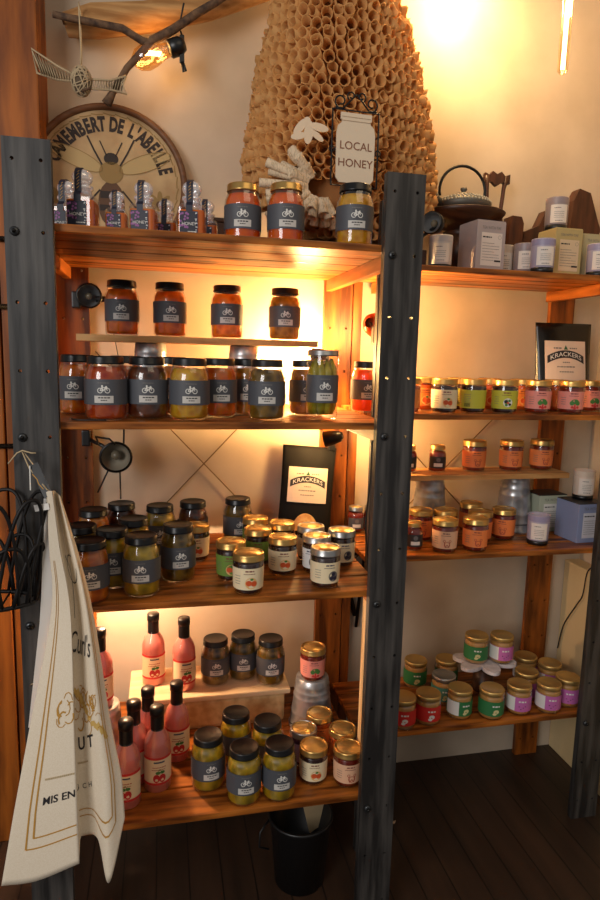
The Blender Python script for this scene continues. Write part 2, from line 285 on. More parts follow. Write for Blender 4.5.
ITEMS = [
  ('honey', 1.0, 0.085, 0.200, 1.607, -18, 'honey jars with ball stoppers on the top shelf', 'ball-stoppered honey jar furthest left, half hidden beside the black post'),
  ('honey', 1.0, 0.127, 0.100, 1.607, -14, 'honey jars with ball stoppers on the top shelf', 'large honey jar with ball stopper nearest the left black post'),
  ('honey', 0.74, 0.191, 0.120, 1.607, -8, 'honey jars with ball stoppers on the top shelf', 'smallest honey jar with ball stopper, in front of the wooden bee plaque'),
  ('honey', 0.95, 0.245, 0.130, 1.607, -8, 'honey jars with ball stoppers on the top shelf', 'middle large honey jar with ball stopper, at the bee plaque'),
  ('honey', 0.85, 0.291, 0.220, 1.607, -6, 'honey jars with ball stoppers on the top shelf', 'honey jar with ball stopper peeking out behind the middle large one'),
  ('honey', 1.0, 0.344, 0.120, 1.607, -4, 'honey jars with ball stoppers on the top shelf', 'large honey jar with ball stopper nearest the orange pints'),
  ('honey', 0.95, 0.382, 0.250, 1.607, 0, 'honey jars with ball stoppers on the top shelf', 'honey jar with ball stopper half hidden behind the rightmost large one'),
  ('pint', 'gold orange', 0.456, 0.160, 1.607, 0, 'pint jars on the top shelf', 'orange pint jar with gold lid, left one of the two below the paper hive'),
  ('pint', 'gold orange', 0.547, 0.130, 1.607, 0, 'pint jars on the top shelf', 'orange pint jar with gold lid, right one of the two below the paper hive'),
  ('pint', 'black yellow', 0.692, 0.090, 1.607, -4, 'pint jars on the top shelf', 'yellow relish pint jar with black lid under the local honey sign'),
  ('pint', 'black amber', 0.185, 0.350, 1.411, 2, 'pint jars on the raised plank of the left unit', 'leftmost amber pint jar on the raised plank, beside the metal lamp'),
  ('pint', 'black amber', 0.300, 0.350, 1.411, 2, 'pint jars on the raised plank of the left unit', 'second pint jar from the left on the raised plank'),
  ('pint', 'black amber2', 0.442, 0.350, 1.411, 2, 'pint jars on the raised plank of the left unit', 'third pint jar from the left on the raised plank, over the first empty gap'),
  ('pint', 'black olive', 0.591, 0.350, 1.411, 2, 'pint jars on the raised plank of the left unit', 'rightmost pint jar on the raised plank, filled with olive green pickles'),
  ('pint', 'black amber', 0.096, 0.200, 1.231, -10, 'pint jars on the second shelf of the left unit', 'leftmost amber jar on the second shelf, behind the red pepper jar'),
  ('wide', 'black red', 0.166, 0.078, 1.231, -4, 'pint jars on the second shelf of the left unit', 'wide jar of red peppers with black lid, front left of the second shelf'),
  ('pint', 'black amber', 0.199, 0.220, 1.231, 0, 'pint jars on the second shelf of the left unit', 'amber jar wedged behind the red pepper and the dark beet jars'),
  ('wide', 'black dark', 0.249, 0.102, 1.231, 0, 'pint jars on the second shelf of the left unit', 'dark brown-red jar with black lid between the red and yellow jars'),
  ('pint', 'black amber2', 0.300, 0.220, 1.231, 0, 'pint jars on the second shelf of the left unit', 'amber jar wedged behind the dark jar and the bright yellow jar'),
  ('wide', 'black yellow', 0.337, 0.090, 1.231, 3, 'pint jars on the second shelf of the left unit', 'bright yellow relish jar with black lid on the second shelf'),
  ('pint', 'black amber', 0.405, 0.150, 1.231, 10, 'pint jars on the second shelf of the left unit', 'brown amber jar right of the bright yellow jar, label turned right'),
  ('pint', 'black olive', 0.478, 0.200, 1.231, 0, 'pint jars on the second shelf of the left unit', 'olive jar mostly hidden behind the green pickle jar on the second shelf'),
  ('pint', 'black olive2', 0.505, 0.090, 1.231, 0, 'pint jars on the second shelf of the left unit', 'green-brown pickle jar with black lid between yellow jar and tall pepper jar'),
  ('pint', 'black olive', 0.619, 0.200, 1.231, 0, 'pint jars on the second shelf of the left unit', 'olive jar hidden behind the tall jar of long green peppers'),
  ('tall', 'silver', 0.633, 0.100, 1.231, 3, 'pint jars on the second shelf of the left unit', 'tall slim jar packed with long green peppers'),
  ('pint', 'black amber2', 0.108, 0.337, 0.847, 0, 'pickle jars on the third shelf of the left unit', 'back-row amber pickle jar nearest the left rear upright'),
  ('pint', 'black dark', 0.173, 0.397, 0.847, 0, 'pickle jars on the third shelf of the left unit', 'back-row dark pickle jar under the black ring lamp'),
  ('pint', 'black pickle', 0.096, 0.186, 0.847, 0, 'pickle jars on the third shelf of the left unit', 'pickle jar mostly hidden behind the towel and the amber front jar'),
  ('pint', 'black pickle', 0.168, 0.148, 0.847, 0, 'pickle jars on the third shelf of the left unit', 'pickle jar behind and between the two front left pickle jars'),
  ('pint', 'black pickle', 0.210, 0.235, 0.847, 0, 'pickle jars on the third shelf of the left unit', 'pickle jar in the middle row, directly behind the labelled front pickle jar'),
  ('pint', 'black amber', 0.127, 0.062, 0.847, 4, 'pickle jars on the third shelf of the left unit', 'amber jar with black lid right beside the hanging towel'),
  ('pint', 'black pickle', 0.233, 0.088, 0.847, 0, 'pickle jars on the third shelf of the left unit', 'front pickle jar with a slate label, second along from the towel'),
  ('pint', 'black pickle', 0.272, 0.363, 0.847, 0, 'pickle jars on the third shelf of the left unit', 'back-row pickle jar with the slate label, third from the left upright'),
  ('pint', 'black olive2', 0.314, 0.167, 0.847, 8, 'pickle jars on the third shelf of the left unit', 'dark green pickle jar at the right front of the black-lidded cluster'),
  ('pint', 'black dark', 0.359, 0.401, 0.847, 5, 'pickle jars on the third shelf of the left unit', 'back-row dark jar at the right end of the black-lidded cluster'),
  ('pint', 'black olive2', 0.484, 0.425, 0.847, 8, 'pickle jars on the third shelf of the left unit', 'lone black-lidded pickle jar against the wall left of the black cracker bag'),
  ('jam', 'cream_peach', 0.362, 0.304, 0.847, 0, 'gold-lidded jam jars on the third shelf of the left unit', 'gold-lidded jar peeking out behind the dark green pickle jar'),
  ('jam', 'green', 0.524, 0.357, 0.847, 0, 'gold-lidded jam jars on the third shelf of the left unit', 'rearmost jam jar in the left column of the gold-lidded group'),
  ('jam', 'green', 0.515, 0.252, 0.847, 0, 'gold-lidded jam jars on the third shelf of the left unit', 'jam jar second from the back in the gold-lidded group, behind the green label'),
  ('jam', 'green', 0.436, 0.151, 0.847, -6, 'gold-lidded jam jars on the third shelf of the left unit', 'jam jar with green label at the left edge of the gold-lidded group'),
  ('jam', 'cream_peach', 0.465, 0.058, 0.847, 4, 'gold-lidded jam jars on the third shelf of the left unit', 'frontmost jam jar with peach picture, beside the green labelled one'),
  ('jam', 'cream_peach', 0.586, 0.298, 0.847, 0, 'gold-lidded jam jars on the third shelf of the left unit', 'jam jar with gold lid in front of the bag window, behind the central peach jar'),
  ('jam', 'cream_peach', 0.564, 0.169, 0.847, 3, 'gold-lidded jam jars on the third shelf of the left unit', 'central jam jar with peach picture on cream label'),
  ('jam', 'cream_dark', 0.655, 0.259, 0.847, 0, 'gold-lidded jam jars on the third shelf of the left unit', 'silver-rimmed jam jar at the back, left of the rightmost one'),
  ('jam', 'white_dark', 0.649, 0.171, 0.847, -30, 'gold-lidded jam jars on the third shelf of the left unit', 'jam jar with white label behind the frontmost dark berry jar'),
  ('jam', 'cream_dark', 0.646, 0.072, 0.847, 12, 'gold-lidded jam jars on the third shelf of the left unit', 'frontmost jam jar with dark berry picture on the right'),
  ('jam', 'cream_dark', 0.725, 0.212, 0.847, 12, 'gold-lidded jam jars on the third shelf of the left unit', 'rightmost jam jar with dark berry picture on the third shelf'),
  ('pint', 'black olive2', 0.424, 0.422, 0.440, 2, 'pint jars on the white riser', 'left one of the three black-lidded jars on the white riser'),
  ('pint', 'black olive2', 0.505, 0.438, 0.440, 4, 'pint jars on the white riser', 'middle one, set further back, of the three jars on the white riser'),
  ('pint', 'black olive2', 0.580, 0.398, 0.440, 8, 'pint jars on the white riser', 'right one of the three black-lidded jars on the white riser'),
  ('pint', 'black pickle', 0.459, 0.208, 0.336, 0, 'pickle jars on the bottom shelf of the left unit', 'rear left pickle jar below the white riser'),
  ('pint', 'black pickle', 0.533, 0.159, 0.336, 0, 'pickle jars on the bottom shelf of the left unit', 'rear right pickle jar below the white riser'),
  ('pint', 'black pickle', 0.383, 0.125, 0.336, 6, 'pickle jars on the bottom shelf of the left unit', 'yellow-green pickle jar beside the pink bottles, left of the front row'),
  ('pint', 'black pickle', 0.462, 0.062, 0.336, 4, 'pickle jars on the bottom shelf of the left unit', 'middle jar of the front row of pickles on the bottom shelf'),
  ('pint', 'black pickle', 0.546, 0.062, 0.336, 4, 'pickle jars on the bottom shelf of the left unit', 'pickle jar next to the gold-lidded jams, right of the front row'),
  ('jam', 'pink_tree', 0.687, 0.323, 0.481, 4, 'gold-lidded jam jars on the bottom shelf of the left unit', 'pink labelled jam jar standing on the upturned tin bucket'),
  ('jam', 'orange', 0.687, 0.233, 0.336, 0, 'gold-lidded jam jars on the bottom shelf of the left unit', 'rearmost gold-lidded jar in front of the upturned bucket'),
  ('jam', 'plum', 0.630, 0.173, 0.336, 0, 'gold-lidded jam jars on the bottom shelf of the left unit', 'gold-lidded jar with purple contents between pickles and peach jam'),
  ('jam', 'orange', 0.730, 0.155, 0.336, 0, 'gold-lidded jam jars on the bottom shelf of the left unit', 'gold-lidded jar behind the rightmost jam, next to the black post'),
  ('jam', 'cream_peach', 0.639, 0.098, 0.336, 4, 'gold-lidded jam jars on the bottom shelf of the left unit', 'front jam jar with orange fruit on cream label, bottom shelf'),
  ('jam', 'cream_red', 0.720, 0.076, 0.336, 6, 'gold-lidded jam jars on the bottom shelf of the left unit', 'front right jam jar with red drawing on pale pink label, bottom shelf'),
  ('bottle', 'pink', 0.251, 0.450, 0.440, 4, 'pink dressing bottles', 'pink bottle on the riser, the left and brighter of the two'),
  ('bottle', 'pink', 0.335, 0.406, 0.440, 10, 'pink dressing bottles', 'pink bottle on the riser right next to the dark jars'),
  ('bottle', 'pink', 0.120, 0.295, 0.471, 10, 'pink dressing bottles', 'pink bottle half behind the towel, on the glowing upturned bucket'),
  ('bottle', 'pink', 0.240, 0.230, 0.336, 0, 'pink dressing bottles', 'pink bottle in the middle of the cluster, behind two others'),
  ('bottle', 'pink', 0.208, 0.174, 0.336, 0, 'pink dressing bottles', 'pink bottle just behind the frontmost one'),
  ('bottle', 'pink', 0.311, 0.247, 0.336, 6, 'pink dressing bottles', 'pink bottle at the right of the cluster below the riser'),
  ('bottle', 'pink', 0.263, 0.141, 0.336, 6, 'pink dressing bottles', 'pink bottle right of the frontmost one'),
  ('bottle', 'pink', 0.194, 0.095, 0.336, -6, 'pink dressing bottles', 'frontmost pink bottle beside the towel'),
  ('candle', 'white', 1.005, 0.330, 1.607, -10, 'white and grey candle cups on the top shelf', 'pale candle cup at the left end, next to the black lamp head'),
  ('candle', 'cream', 1.229, 0.404, 1.607, 0, 'white and grey candle cups on the top shelf', 'cream candle cup just right of the lavender box'),
  ('candle', 'grey', 1.270, 0.356, 1.607, 0, 'white and grey candle cups on the top shelf', 'greyish candle cup standing behind and left of the lilac one'),
  ('candle', 'lilac', 1.276, 0.280, 1.607, 0, 'white and grey candle cups on the top shelf', 'lilac-rimmed candle cup in front of the yellow-green box'),
  ('candle', 'grey', 1.367, 0.370, 1.739, 0, 'white and grey candle cups on the top shelf', 'candle cup standing up on the yellow-green box'),
  ('candle', 'lilac', 1.455, 0.290, 1.607, 0, 'white and grey candle cups on the top shelf', 'candle cup cut off by the right edge of the photo, top shelf'),
  ('jam', 'orange', 0.912, 0.281, 1.231, 0, 'jam jars on the second shelf of the right unit', 'orange jam jar half hidden by the black post, second shelf right'),
  ('jam', 'orange', 0.997, 0.370, 1.231, 0, 'jam jars on the second shelf of the right unit', 'orange jam jar in the back row behind the peach labelled jar'),
  ('jam', 'cream_peach', 1.017, 0.281, 1.231, 0, 'jam jars on the second shelf of the right unit', 'jam jar with peach label beside the first green label'),
  ('jam', 'lime', 1.109, 0.380, 1.231, 0, 'jam jars on the second shelf of the right unit', 'lime labelled jar in the back row between peach and green fronts'),
  ('jam', 'lime', 1.105, 0.290, 1.231, -30, 'jam jars on the second shelf of the right unit', 'front jam jar with plain lime back label, left of the pictured lime one'),
  ('jam', 'orange', 1.208, 0.390, 1.231, 0, 'jam jars on the second shelf of the right unit', 'orange labelled jar behind the two lime front jars'),
  ('jam', 'lime_fruit', 1.195, 0.281, 1.231, 0, 'jam jars on the second shelf of the right unit', 'front jam jar with lime label and white picture'),
  ('jam', 'orange', 1.308, 0.380, 1.231, 0, 'jam jars on the second shelf of the right unit', 'orange labelled jar behind, between lime and pink front jars'),
  ('jam', 'pink_tree2', 1.303, 0.290, 1.231, 4, 'jam jars on the second shelf of the right unit', 'first pink labelled front jam jar, in front of the cracker bag'),
  ('jam', 'pink_tree', 1.403, 0.285, 1.231, 0, 'jam jars on the second shelf of the right unit', 'second pink labelled front jam jar with green tree'),
  ('jam', 'pink_tree', 1.520, 0.360, 1.231, 2, 'jam jars on the second shelf of the right unit', 'rightmost pink labelled jam jar set slightly back'),
  ('jam', 'orange', 1.420, 0.380, 1.231, 2, 'jam jars on the second shelf of the right unit', 'jam jar behind, between the two pink front jars'),
  ('small', 'dark', 0.980, 0.420, 1.046, 0, 'jars on the raised plank of the right unit', 'small red honey jar cut by the black post on the right plank'),
  ('small', 'dark', 1.072, 0.420, 1.046, 0, 'jars on the raised plank of the right unit', 'small red honey jar with black label and gold lid on the right plank'),
  ('jam', 'orange_l', 1.190, 0.420, 1.046, 2, 'jars on the raised plank of the right unit', 'first orange labelled jam jar on the right plank'),
  ('jam', 'orange_l', 1.312, 0.420, 1.046, 2, 'jars on the raised plank of the right unit', 'middle orange labelled jam jar on the right plank'),
  ('jam', 'orange_l', 1.421, 0.430, 1.046, 2, 'jars on the raised plank of the right unit', 'orange labelled jam jar nearest the end of the right plank'),
  ('small', 'dark', 0.963, 0.310, 0.847, 0, 'jars on the third shelf of the right unit', 'small dark labelled jar next to the black post, third shelf right'),
  ('jam', 'orange_l', 1.019, 0.395, 0.847, 0, 'jars on the third shelf of the right unit', 'orange jar behind the small dark one beside the post'),
  ('jam', 'orange_l', 1.093, 0.385, 0.847, 0, 'jars on the third shelf of the right unit', 'orange jar directly behind the cream labelled front jar'),
  ('jam', 'cream_red', 1.043, 0.281, 0.847, -4, 'jars on the third shelf of the right unit', 'front jar with cream and brown bear-like drawing, third shelf right'),
  ('jam', 'orange_l', 1.214, 0.462, 0.847, 0, 'jars on the third shelf of the right unit', 'rearmost orange jar between the two tin buckets'),
  ('jam', 'orange_l', 1.189, 0.356, 0.847, 0, 'jars on the third shelf of the right unit', 'second orange jar back in the middle column'),
  ('jam', 'orange_l', 1.135, 0.281, 0.847, 2, 'jars on the third shelf of the right unit', 'front orange labelled jar in the middle of the third shelf'),
  ('jam', 'orange_l', 1.277, 0.377, 0.847, -20, 'jars on the third shelf of the right unit', 'orange jar in front of the right tin bucket'),
  ('candle', 'lilac', 1.351, 0.311, 0.847, -8, 'candle cups on the third shelf', 'candle cup with lilac rim and black base between jars and blue box'),
  ('candle', 'cream', 1.527, 0.361, 0.966, 4, 'candle cups on the third shelf', 'white candle cup standing on the blue tea box'),
  ('small', 'silver', 0.854, 0.505, 0.847, 0, 'small red bottles behind the black post', 'left small silver-capped red jar seen through the gap by the black post'),
  ('small', 'silver', 0.906, 0.505, 0.847, 0, 'small red bottles behind the black post', 'right small silver-capped red jar in the gap by the black post'),
  ('pint', 'black orange', 0.807, 0.310, 1.231, 0, None, 'orange jar seen in the gap left of the middle black post'),
  ('pesto', 'green', 1.242, 0.423, 0.436, -4, 'nut butter jars on the bottom shelf', 'green labelled jar standing on the white flower stand'),
  ('pesto', 'pink', 1.322, 0.410, 0.436, 4, 'nut butter jars on the bottom shelf', 'pink labelled jar standing on the white flower stand'),
  ('pesto', 'green', 1.069, 0.486, 0.336, 0, 'nut butter jars on the bottom shelf', 'back-row green labelled jar next to the black post'),
  ('pesto', 'green', 1.172, 0.476, 0.336, 0, 'nut butter jars on the bottom shelf', 'back-row jar peeking out left of the white flower stand'),
  ('pesto', 'teal', 1.117, 0.380, 0.336, 0, 'nut butter jars on the bottom shelf', 'silver-lidded jar in the middle row left of the flower stand'),
  ('pesto', 'red', 0.947, 0.282, 0.336, 0, 'nut butter jars on the bottom shelf', 'red labelled jar cut off by the black post'),
  ('pesto', 'red', 1.026, 0.289, 0.336, 4, 'nut butter jars on the bottom shelf', 'bright red labelled jar in the front row'),
  ('pesto', 'green_w', 1.131, 0.300, 0.336, 20, 'nut butter jars on the bottom shelf', 'front green labelled jar with white side panel, next to the red one'),
  ('pesto', 'green', 1.224, 0.282, 0.336, 6, 'nut butter jars on the bottom shelf', 'front green labelled jar directly below the flower stand'),
  ('pesto', 'pink', 1.319, 0.291, 0.336, 6, 'nut butter jars on the bottom shelf', 'front pink labelled jar left of the last front one'),
  ('pesto', 'pink', 1.413, 0.282, 0.336, 4, 'nut butter jars on the bottom shelf', 'front pink labelled jar at the right end of the front row'),
  ('pesto', 'pink', 1.386, 0.360, 0.336, 0, 'nut butter jars on the bottom shelf', 'jar in the middle row behind the two pink front jars'),
  ('pesto', 'pink', 1.440, 0.452, 0.336, 0, 'nut butter jars on the bottom shelf', 'back-row jar in front of the rear upright'),
  ('pesto', 'pink', 1.491, 0.395, 0.336, 0, 'nut butter jars on the bottom shelf', 'back-row pink jar right of the rear upright'),
  ('pesto', 'pink_back', 1.492, 0.304, 0.336, 0, 'nut butter jars on the bottom shelf', 'spread jar with purple label nearest the right black post'),
]

# ------------------------------------------------------------------ the room
WALLM = mat('plaster_wall', S(182, 164, 142), .9, 0, S(198, 180, 158), 5, (1, 1, 1), .12, detail=8)
def floor_mat():
    m = mat('dark_floor_planks', S(40, 28, 20), .45, 0, S(70, 48, 34), 14, (1, .1, 1), .15, detail=8, lo=.3, hi=.8)
    nt = m.node_tree; N, L = nt.nodes, nt.links; b = N['Principled BSDF']
    tc = N.new('ShaderNodeTexCoord'); sp = N.new('ShaderNodeSeparateXYZ'); L.new(tc.outputs['Object'], sp.inputs[0])
    a = N.new('ShaderNodeMath'); a.operation = 'MULTIPLY'; a.inputs[1].default_value = 1/.085; L.new(sp.outputs[0], a.inputs[0])
    fr = N.new('ShaderNodeMath'); fr.operation = 'FRACT'; L.new(a.outputs[0], fr.inputs[0])
    lt = N.new('ShaderNodeMath'); lt.operation = 'LESS_THAN'; lt.inputs[1].default_value = .04; L.new(fr.outputs[0], lt.inputs[0])
    mx = N.new('ShaderNodeMixRGB'); src = b.inputs['Base Color'].links[0].from_socket
    L.new(lt.outputs[0], mx.inputs[0]); L.new(src, mx.inputs[1]); mx.inputs[2].default_value = (.004, .003, .002, 1); L.new(mx.outputs[0], b.inputs['Base Color'])
    return m
m = MB(); m.box((-2.4, -3.2, -.05), (3.2, .75, 0), floor_mat()); struct(m, 'floor')
m = MB(); m.box((-2.4, .575, 0), (3.2, .75, 3.2), WALLM); struct(m, 'wall_back')
m = MB(); m.box((1.70, -.3, 0), (1.85, .575, 3.2), WALLM); struct(m, 'wall_right')
m = MB(); WAINS = mat('cream_painted_board', S(206, 178, 130), .6, 0, S(214, 188, 142), 6, (1, 1, .2), .05)
m.box((1.642, -.2, 0), (1.699, .574, .70), WAINS, .004); m.box((1.636, .17, .03), (1.643, .19, .52), wood('batten', S(150, 120, 80), S(176, 144, 100), 'z'))
struct(m, 'trim_1')
m = MB(); m.box((-.6, .44, 0), (-.115, .574, 3.0), PILLAR, .004); m.box((-.111, .44, 0), (-.006, .574, 3.0), PILLAR, .004); m.box((-.116, .47, 0), (-.11, .574, 3.0), DARKWOOD)
struct(m, 'trim_2')

# ------------------------------------------------------------------ the two shelving units
TH, PW, HG, HD, HZ = .02, .084, .0493, .127, 1.711
LV = [1.607, 1.231, .847, .336]
def post_mesh(x0, y0, top, mtl, inner=None, th=TH):
    mb = MB(); r = .0036; q = .006
    cx = [PW/2-HG/2, PW/2+HG/2]; xs = [0, cx[0]-q, cx[0]+q, cx[1]-q, cx[1]+q, PW]
    zs = [0]; holes = []
    for k in range(13, -1, -1):
        z = HZ-k*HD
        if z < .03: continue
        zs += [z-q, z+q]; holes.append(z)
    zs.append(top)
    for j in range(len(zs)-1):
        for i in range(5):
            a, b, c, d = xs[i], xs[i+1], zs[j], zs[j+1]; hole = (i in (1, 3)) and (j % 2 == 1)
            if not hole:
                mb.add([(x0+a, y0, c), (x0+b, y0, c), (x0+b, y0, d), (x0+a, y0, d)], [(0, 1, 2, 3)], mtl)
                mb.add([(x0+a, y0+th, c), (x0+b, y0+th, c), (x0+b, y0+th, d), (x0+a, y0+th, d)], [(3, 2, 1, 0)], mtl)
            else:
                mx_, mz = (a+b)/2, (c+d)/2; N8 = 8; outer = []; innr = []
                for t in range(N8):
                    an = 2*PI*t/N8; cs, sn = math.cos(an), math.sin(an); s_ = q/max(abs(cs), abs(sn))
                    outer.append((mx_+cs*s_, mz+sn*s_)); innr.append((mx_+cs*r, mz+sn*r))
                vs = [(x0+p[0], y0, p[1]) for p in outer]+[(x0+p[0], y0, p[1]) for p in innr]+[(x0+p[0], y0+th, p[1]) for p in innr]+[(x0+p[0], y0+th, p[1]) for p in outer]
                fs = []
                for t in range(8):
                    u = (t+1) % 8; fs += [(t, u, u+8, t+8), (t+8, u+8, u+16, t+16), (t+16, u+16, u+24, t+24)]
                mb.add(vs, fs, mtl)
    z1 = top; y1 = y0+th; X1 = x0+PW
    mb.add([(x0, y0, 0), (x0, y1, 0), (x0, y1, z1), (x0, y0, z1)], [(0, 1, 2, 3)], mtl); mb.add([(X1, y0, 0), (X1, y1, 0), (X1, y1, z1), (X1, y0, z1)], [(3, 2, 1, 0)], inner or mtl)
    mb.add([(x0, y0, z1), (X1, y0, z1), (X1, y1, z1), (x0, y1, z1)], [(0, 1, 2, 3)], mtl); mb.add([(x0, y0, 0), (X1, y0, 0), (X1, y1, 0), (x0, y1, 0)], [(3, 2, 1, 0)], mtl)
    return mb
def shelf_mesh(x0, x1, y0, y1, top, n):
    mb = MB(); gap = .006; w = (y1-y0-gap*(n-1))/n
    for i in range(n):
        a = y0+i*(w+gap); mb.box((x0, a, top-.015), (x1, a+w, top), SHELF_X, .002)
    return mb
def bolt(mb, x, y, z):
    M = Matrix.Translation((x, y, z)) @ Matrix.Rotation(PI/2, 4, 'X')
    mb.lathe([(.0085, 0), (.0085, .002), (.006, .005)], STEEL, 14, mtx=M); mb.lathe([(.0042, .005), (.0035, .010), (.0, .011)], BLACKMET, 8, mtx=M)
def unit(x0, xr, y0, depth, sx0, sx1, nsl, label, rear, rails, yb, braces):
    t = thing('shelving_unit', label, 'shelf', (x0, y0, 0)); t_ = Vector((x0, y0, 0))
    def put(mb, name, lab=None):
        mb.v = [tuple(Vector(v)-t_) for v in mb.v]; return mb.build(name, t, None, lab)
    for k, px in enumerate((x0, xr)):
        p = put(post_mesh(px, y0, 1.748, POST, th=TH), 'front_post', 'black painted front post')
        for z in (HZ-HD, HZ-4*HD, HZ-7*HD, HZ-11*HD):
            b = MB(); bolt(b, px+PW/2-HG/2, y0-.0005, z); b.v = [tuple(Vector(v)-t_) for v in b.v]; b.build('bolt', p)
    for px in rear:
        if px == .833: q = MB(); q.box((.833, yb, 0), (.861, yb+.018, 1.60), WOOD_Z, .002); put(q, 'rear_post')
        else: put(post_mesh(px, yb, 1.60, WOOD_Z, th=.018), 'rear_post')
    for z in LV: put(shelf_mesh(sx0, sx1, y0+TH+.001, yb-.003, z, nsl), 'shelf')
    for z, rx in rails:
        if 1:
            mb = MB(); mb.box((rx, y0+TH+.001, z-.046), (rx+.02, yb-.001, z-.0155), WOOD_Y, .002); put(mb, 'side_rail')
    for a, b in braces:
        mb = MB(); mb.tube([a, b], .0018, WIRE, 6); put(mb, 'brace_wire')
    return t
def X4(c, dx, dz, y): return [((c[0]-dx, y, c[1]+dz), (c[0]+dx, y, c[1]-dz)), ((c[0]-dx, y+.004, c[1]-dz), (c[0]+dx, y+.004, c[1]+dz))]
U1 = unit(0, .732, 0, .54, .02, .775, 5, 'deeper shelving unit on the left holding pickles, jams and pink bottles', (.004, .746), ((1.607, .024), (1.607, .748), (1.231, .748), (.847, .748), (.336, .748)), .54, X4((.399, 1.051), .30, .32, .563))
U2 = unit(.80, 1.487, .2234, .33, .806, 1.555, 4, 'shallower shelving unit on the right, set back behind the middle black post', (.833, 1.487), ((1.607, .886), (1.607, 1.465), (1.231, .886), (.847, .886), (.336, .886)), .5405, X4((1.137, .997), .27, .27, .563))
# wooden batten behind the left black post
# ------------------------------------------------------------------ jars and bottles
BK = {}
def pint_label(mb, R, z0, z1, wide=1.95):
    band(mb, R, z0, z1, -wide, wide, SLATE, 26)
    h = z1-z0; f = cyl(R+.0005, z0)
    mb.flat(p_dashes(-.011, .011, h*.84, .0022, 3), f, GREYINK)
    mb.flat(p_bike(0, h*.62, .0115), f, WHITEPR)
    mb.flat(p_rects(-.019, h*.08, .019, h*.36, 6), f, PLATEPR)
    f2 = cyl(R+.0008, z0); mb.flat(p_dashes(-.011, .012, h*.26, .0024, 5)+p_dashes(-.006, .007, h*.165, .0018, 6), f2, INK)
def make_pint(var, R=.0405, H=.131, tall=False):
    lid, food = (var.split()+['', ''])[:2]
    nm = {'orange': 'puree_jar'}.get(food, 'pickle_jar')
    t = thing(nm, 'x', 'jar')
    mb = MB(); k = R
    if not tall: prof = [(k*.3, 0), (k*.86, 0), (k*.96, .003), (k, .010), (k, H*.66), (k*.97, H*.74), (k*.86, H*.83), (k*.82, H*.87), (k*.82, H*.96)]
    else: prof = [(k*.3, 0), (k*.9, 0), (k, .006), (k, H*.82), (k*.99, H*.90), (k*.96, H*.92), (k*.96, H*.985)]
    mb.lathe(prof, GLASS, 28, cap=False); mb.build('jar_glass', t)
    c = MB(); i = .93
    if not tall:
        c.lathe([(0.0001, .004), (k*.84, .004), (k*i, .010), (k*i, H*.66), (k*.9, H*.74), (k*.78, H*.83), (k*.0001, H*.835)], FOODS[food], 24, cap=False); c.build('contents', t)
    else:
        rr = random.Random(3)
        G1 = mat('green_pepper', S(132, 128, 10), .35, 0, S(204, 180, 44), 30, trans=.35)
        for a in range(9):
            an = 2*PI*a/9+.2; r_ = k*.62; x, y = r_*math.cos(an), r_*math.sin(an); lean = rr.uniform(-.006, .006)
            z0 = .012; z1 = rr.uniform(.128, .138)
            c.tube([(x, y, z0), (x*1.02+lean*.3, y, z0+.012), (x+lean, y, (z0+z1)/2), (x-lean*.4, y, z1-.02), (x*.9, y*.9, z1)], [.004, .0105, .0125, .0105, .003], G1, 10)
        c.tube([(0, 0, .01), (0, 0, .125)], [.011, .008], G1, 10); c.build('contents', t)
    l = MB(); lr = R*.88 if not tall else R*1.0; M = {'black': LIDB, 'gold': LIDG, 'silver': LIDS}[lid]
    hh = .0165 if not tall else .013
    l.lathe([(lr*.97, H-hh), (lr, H-hh+.001), (lr, H-hh+.003), (lr*.975, H-hh+.0045), (lr*.975, H-.003), (lr*.94, H-.0005), (lr*.9, H), (lr*.86, H-.001), (0.0001, H-.001)], M, 28, cap=False)
    l.build('lid', t)
    b = MB(); pint_label(b, R+.0007, H*.25, H*.645); b.build('paper_label', t)
    return t
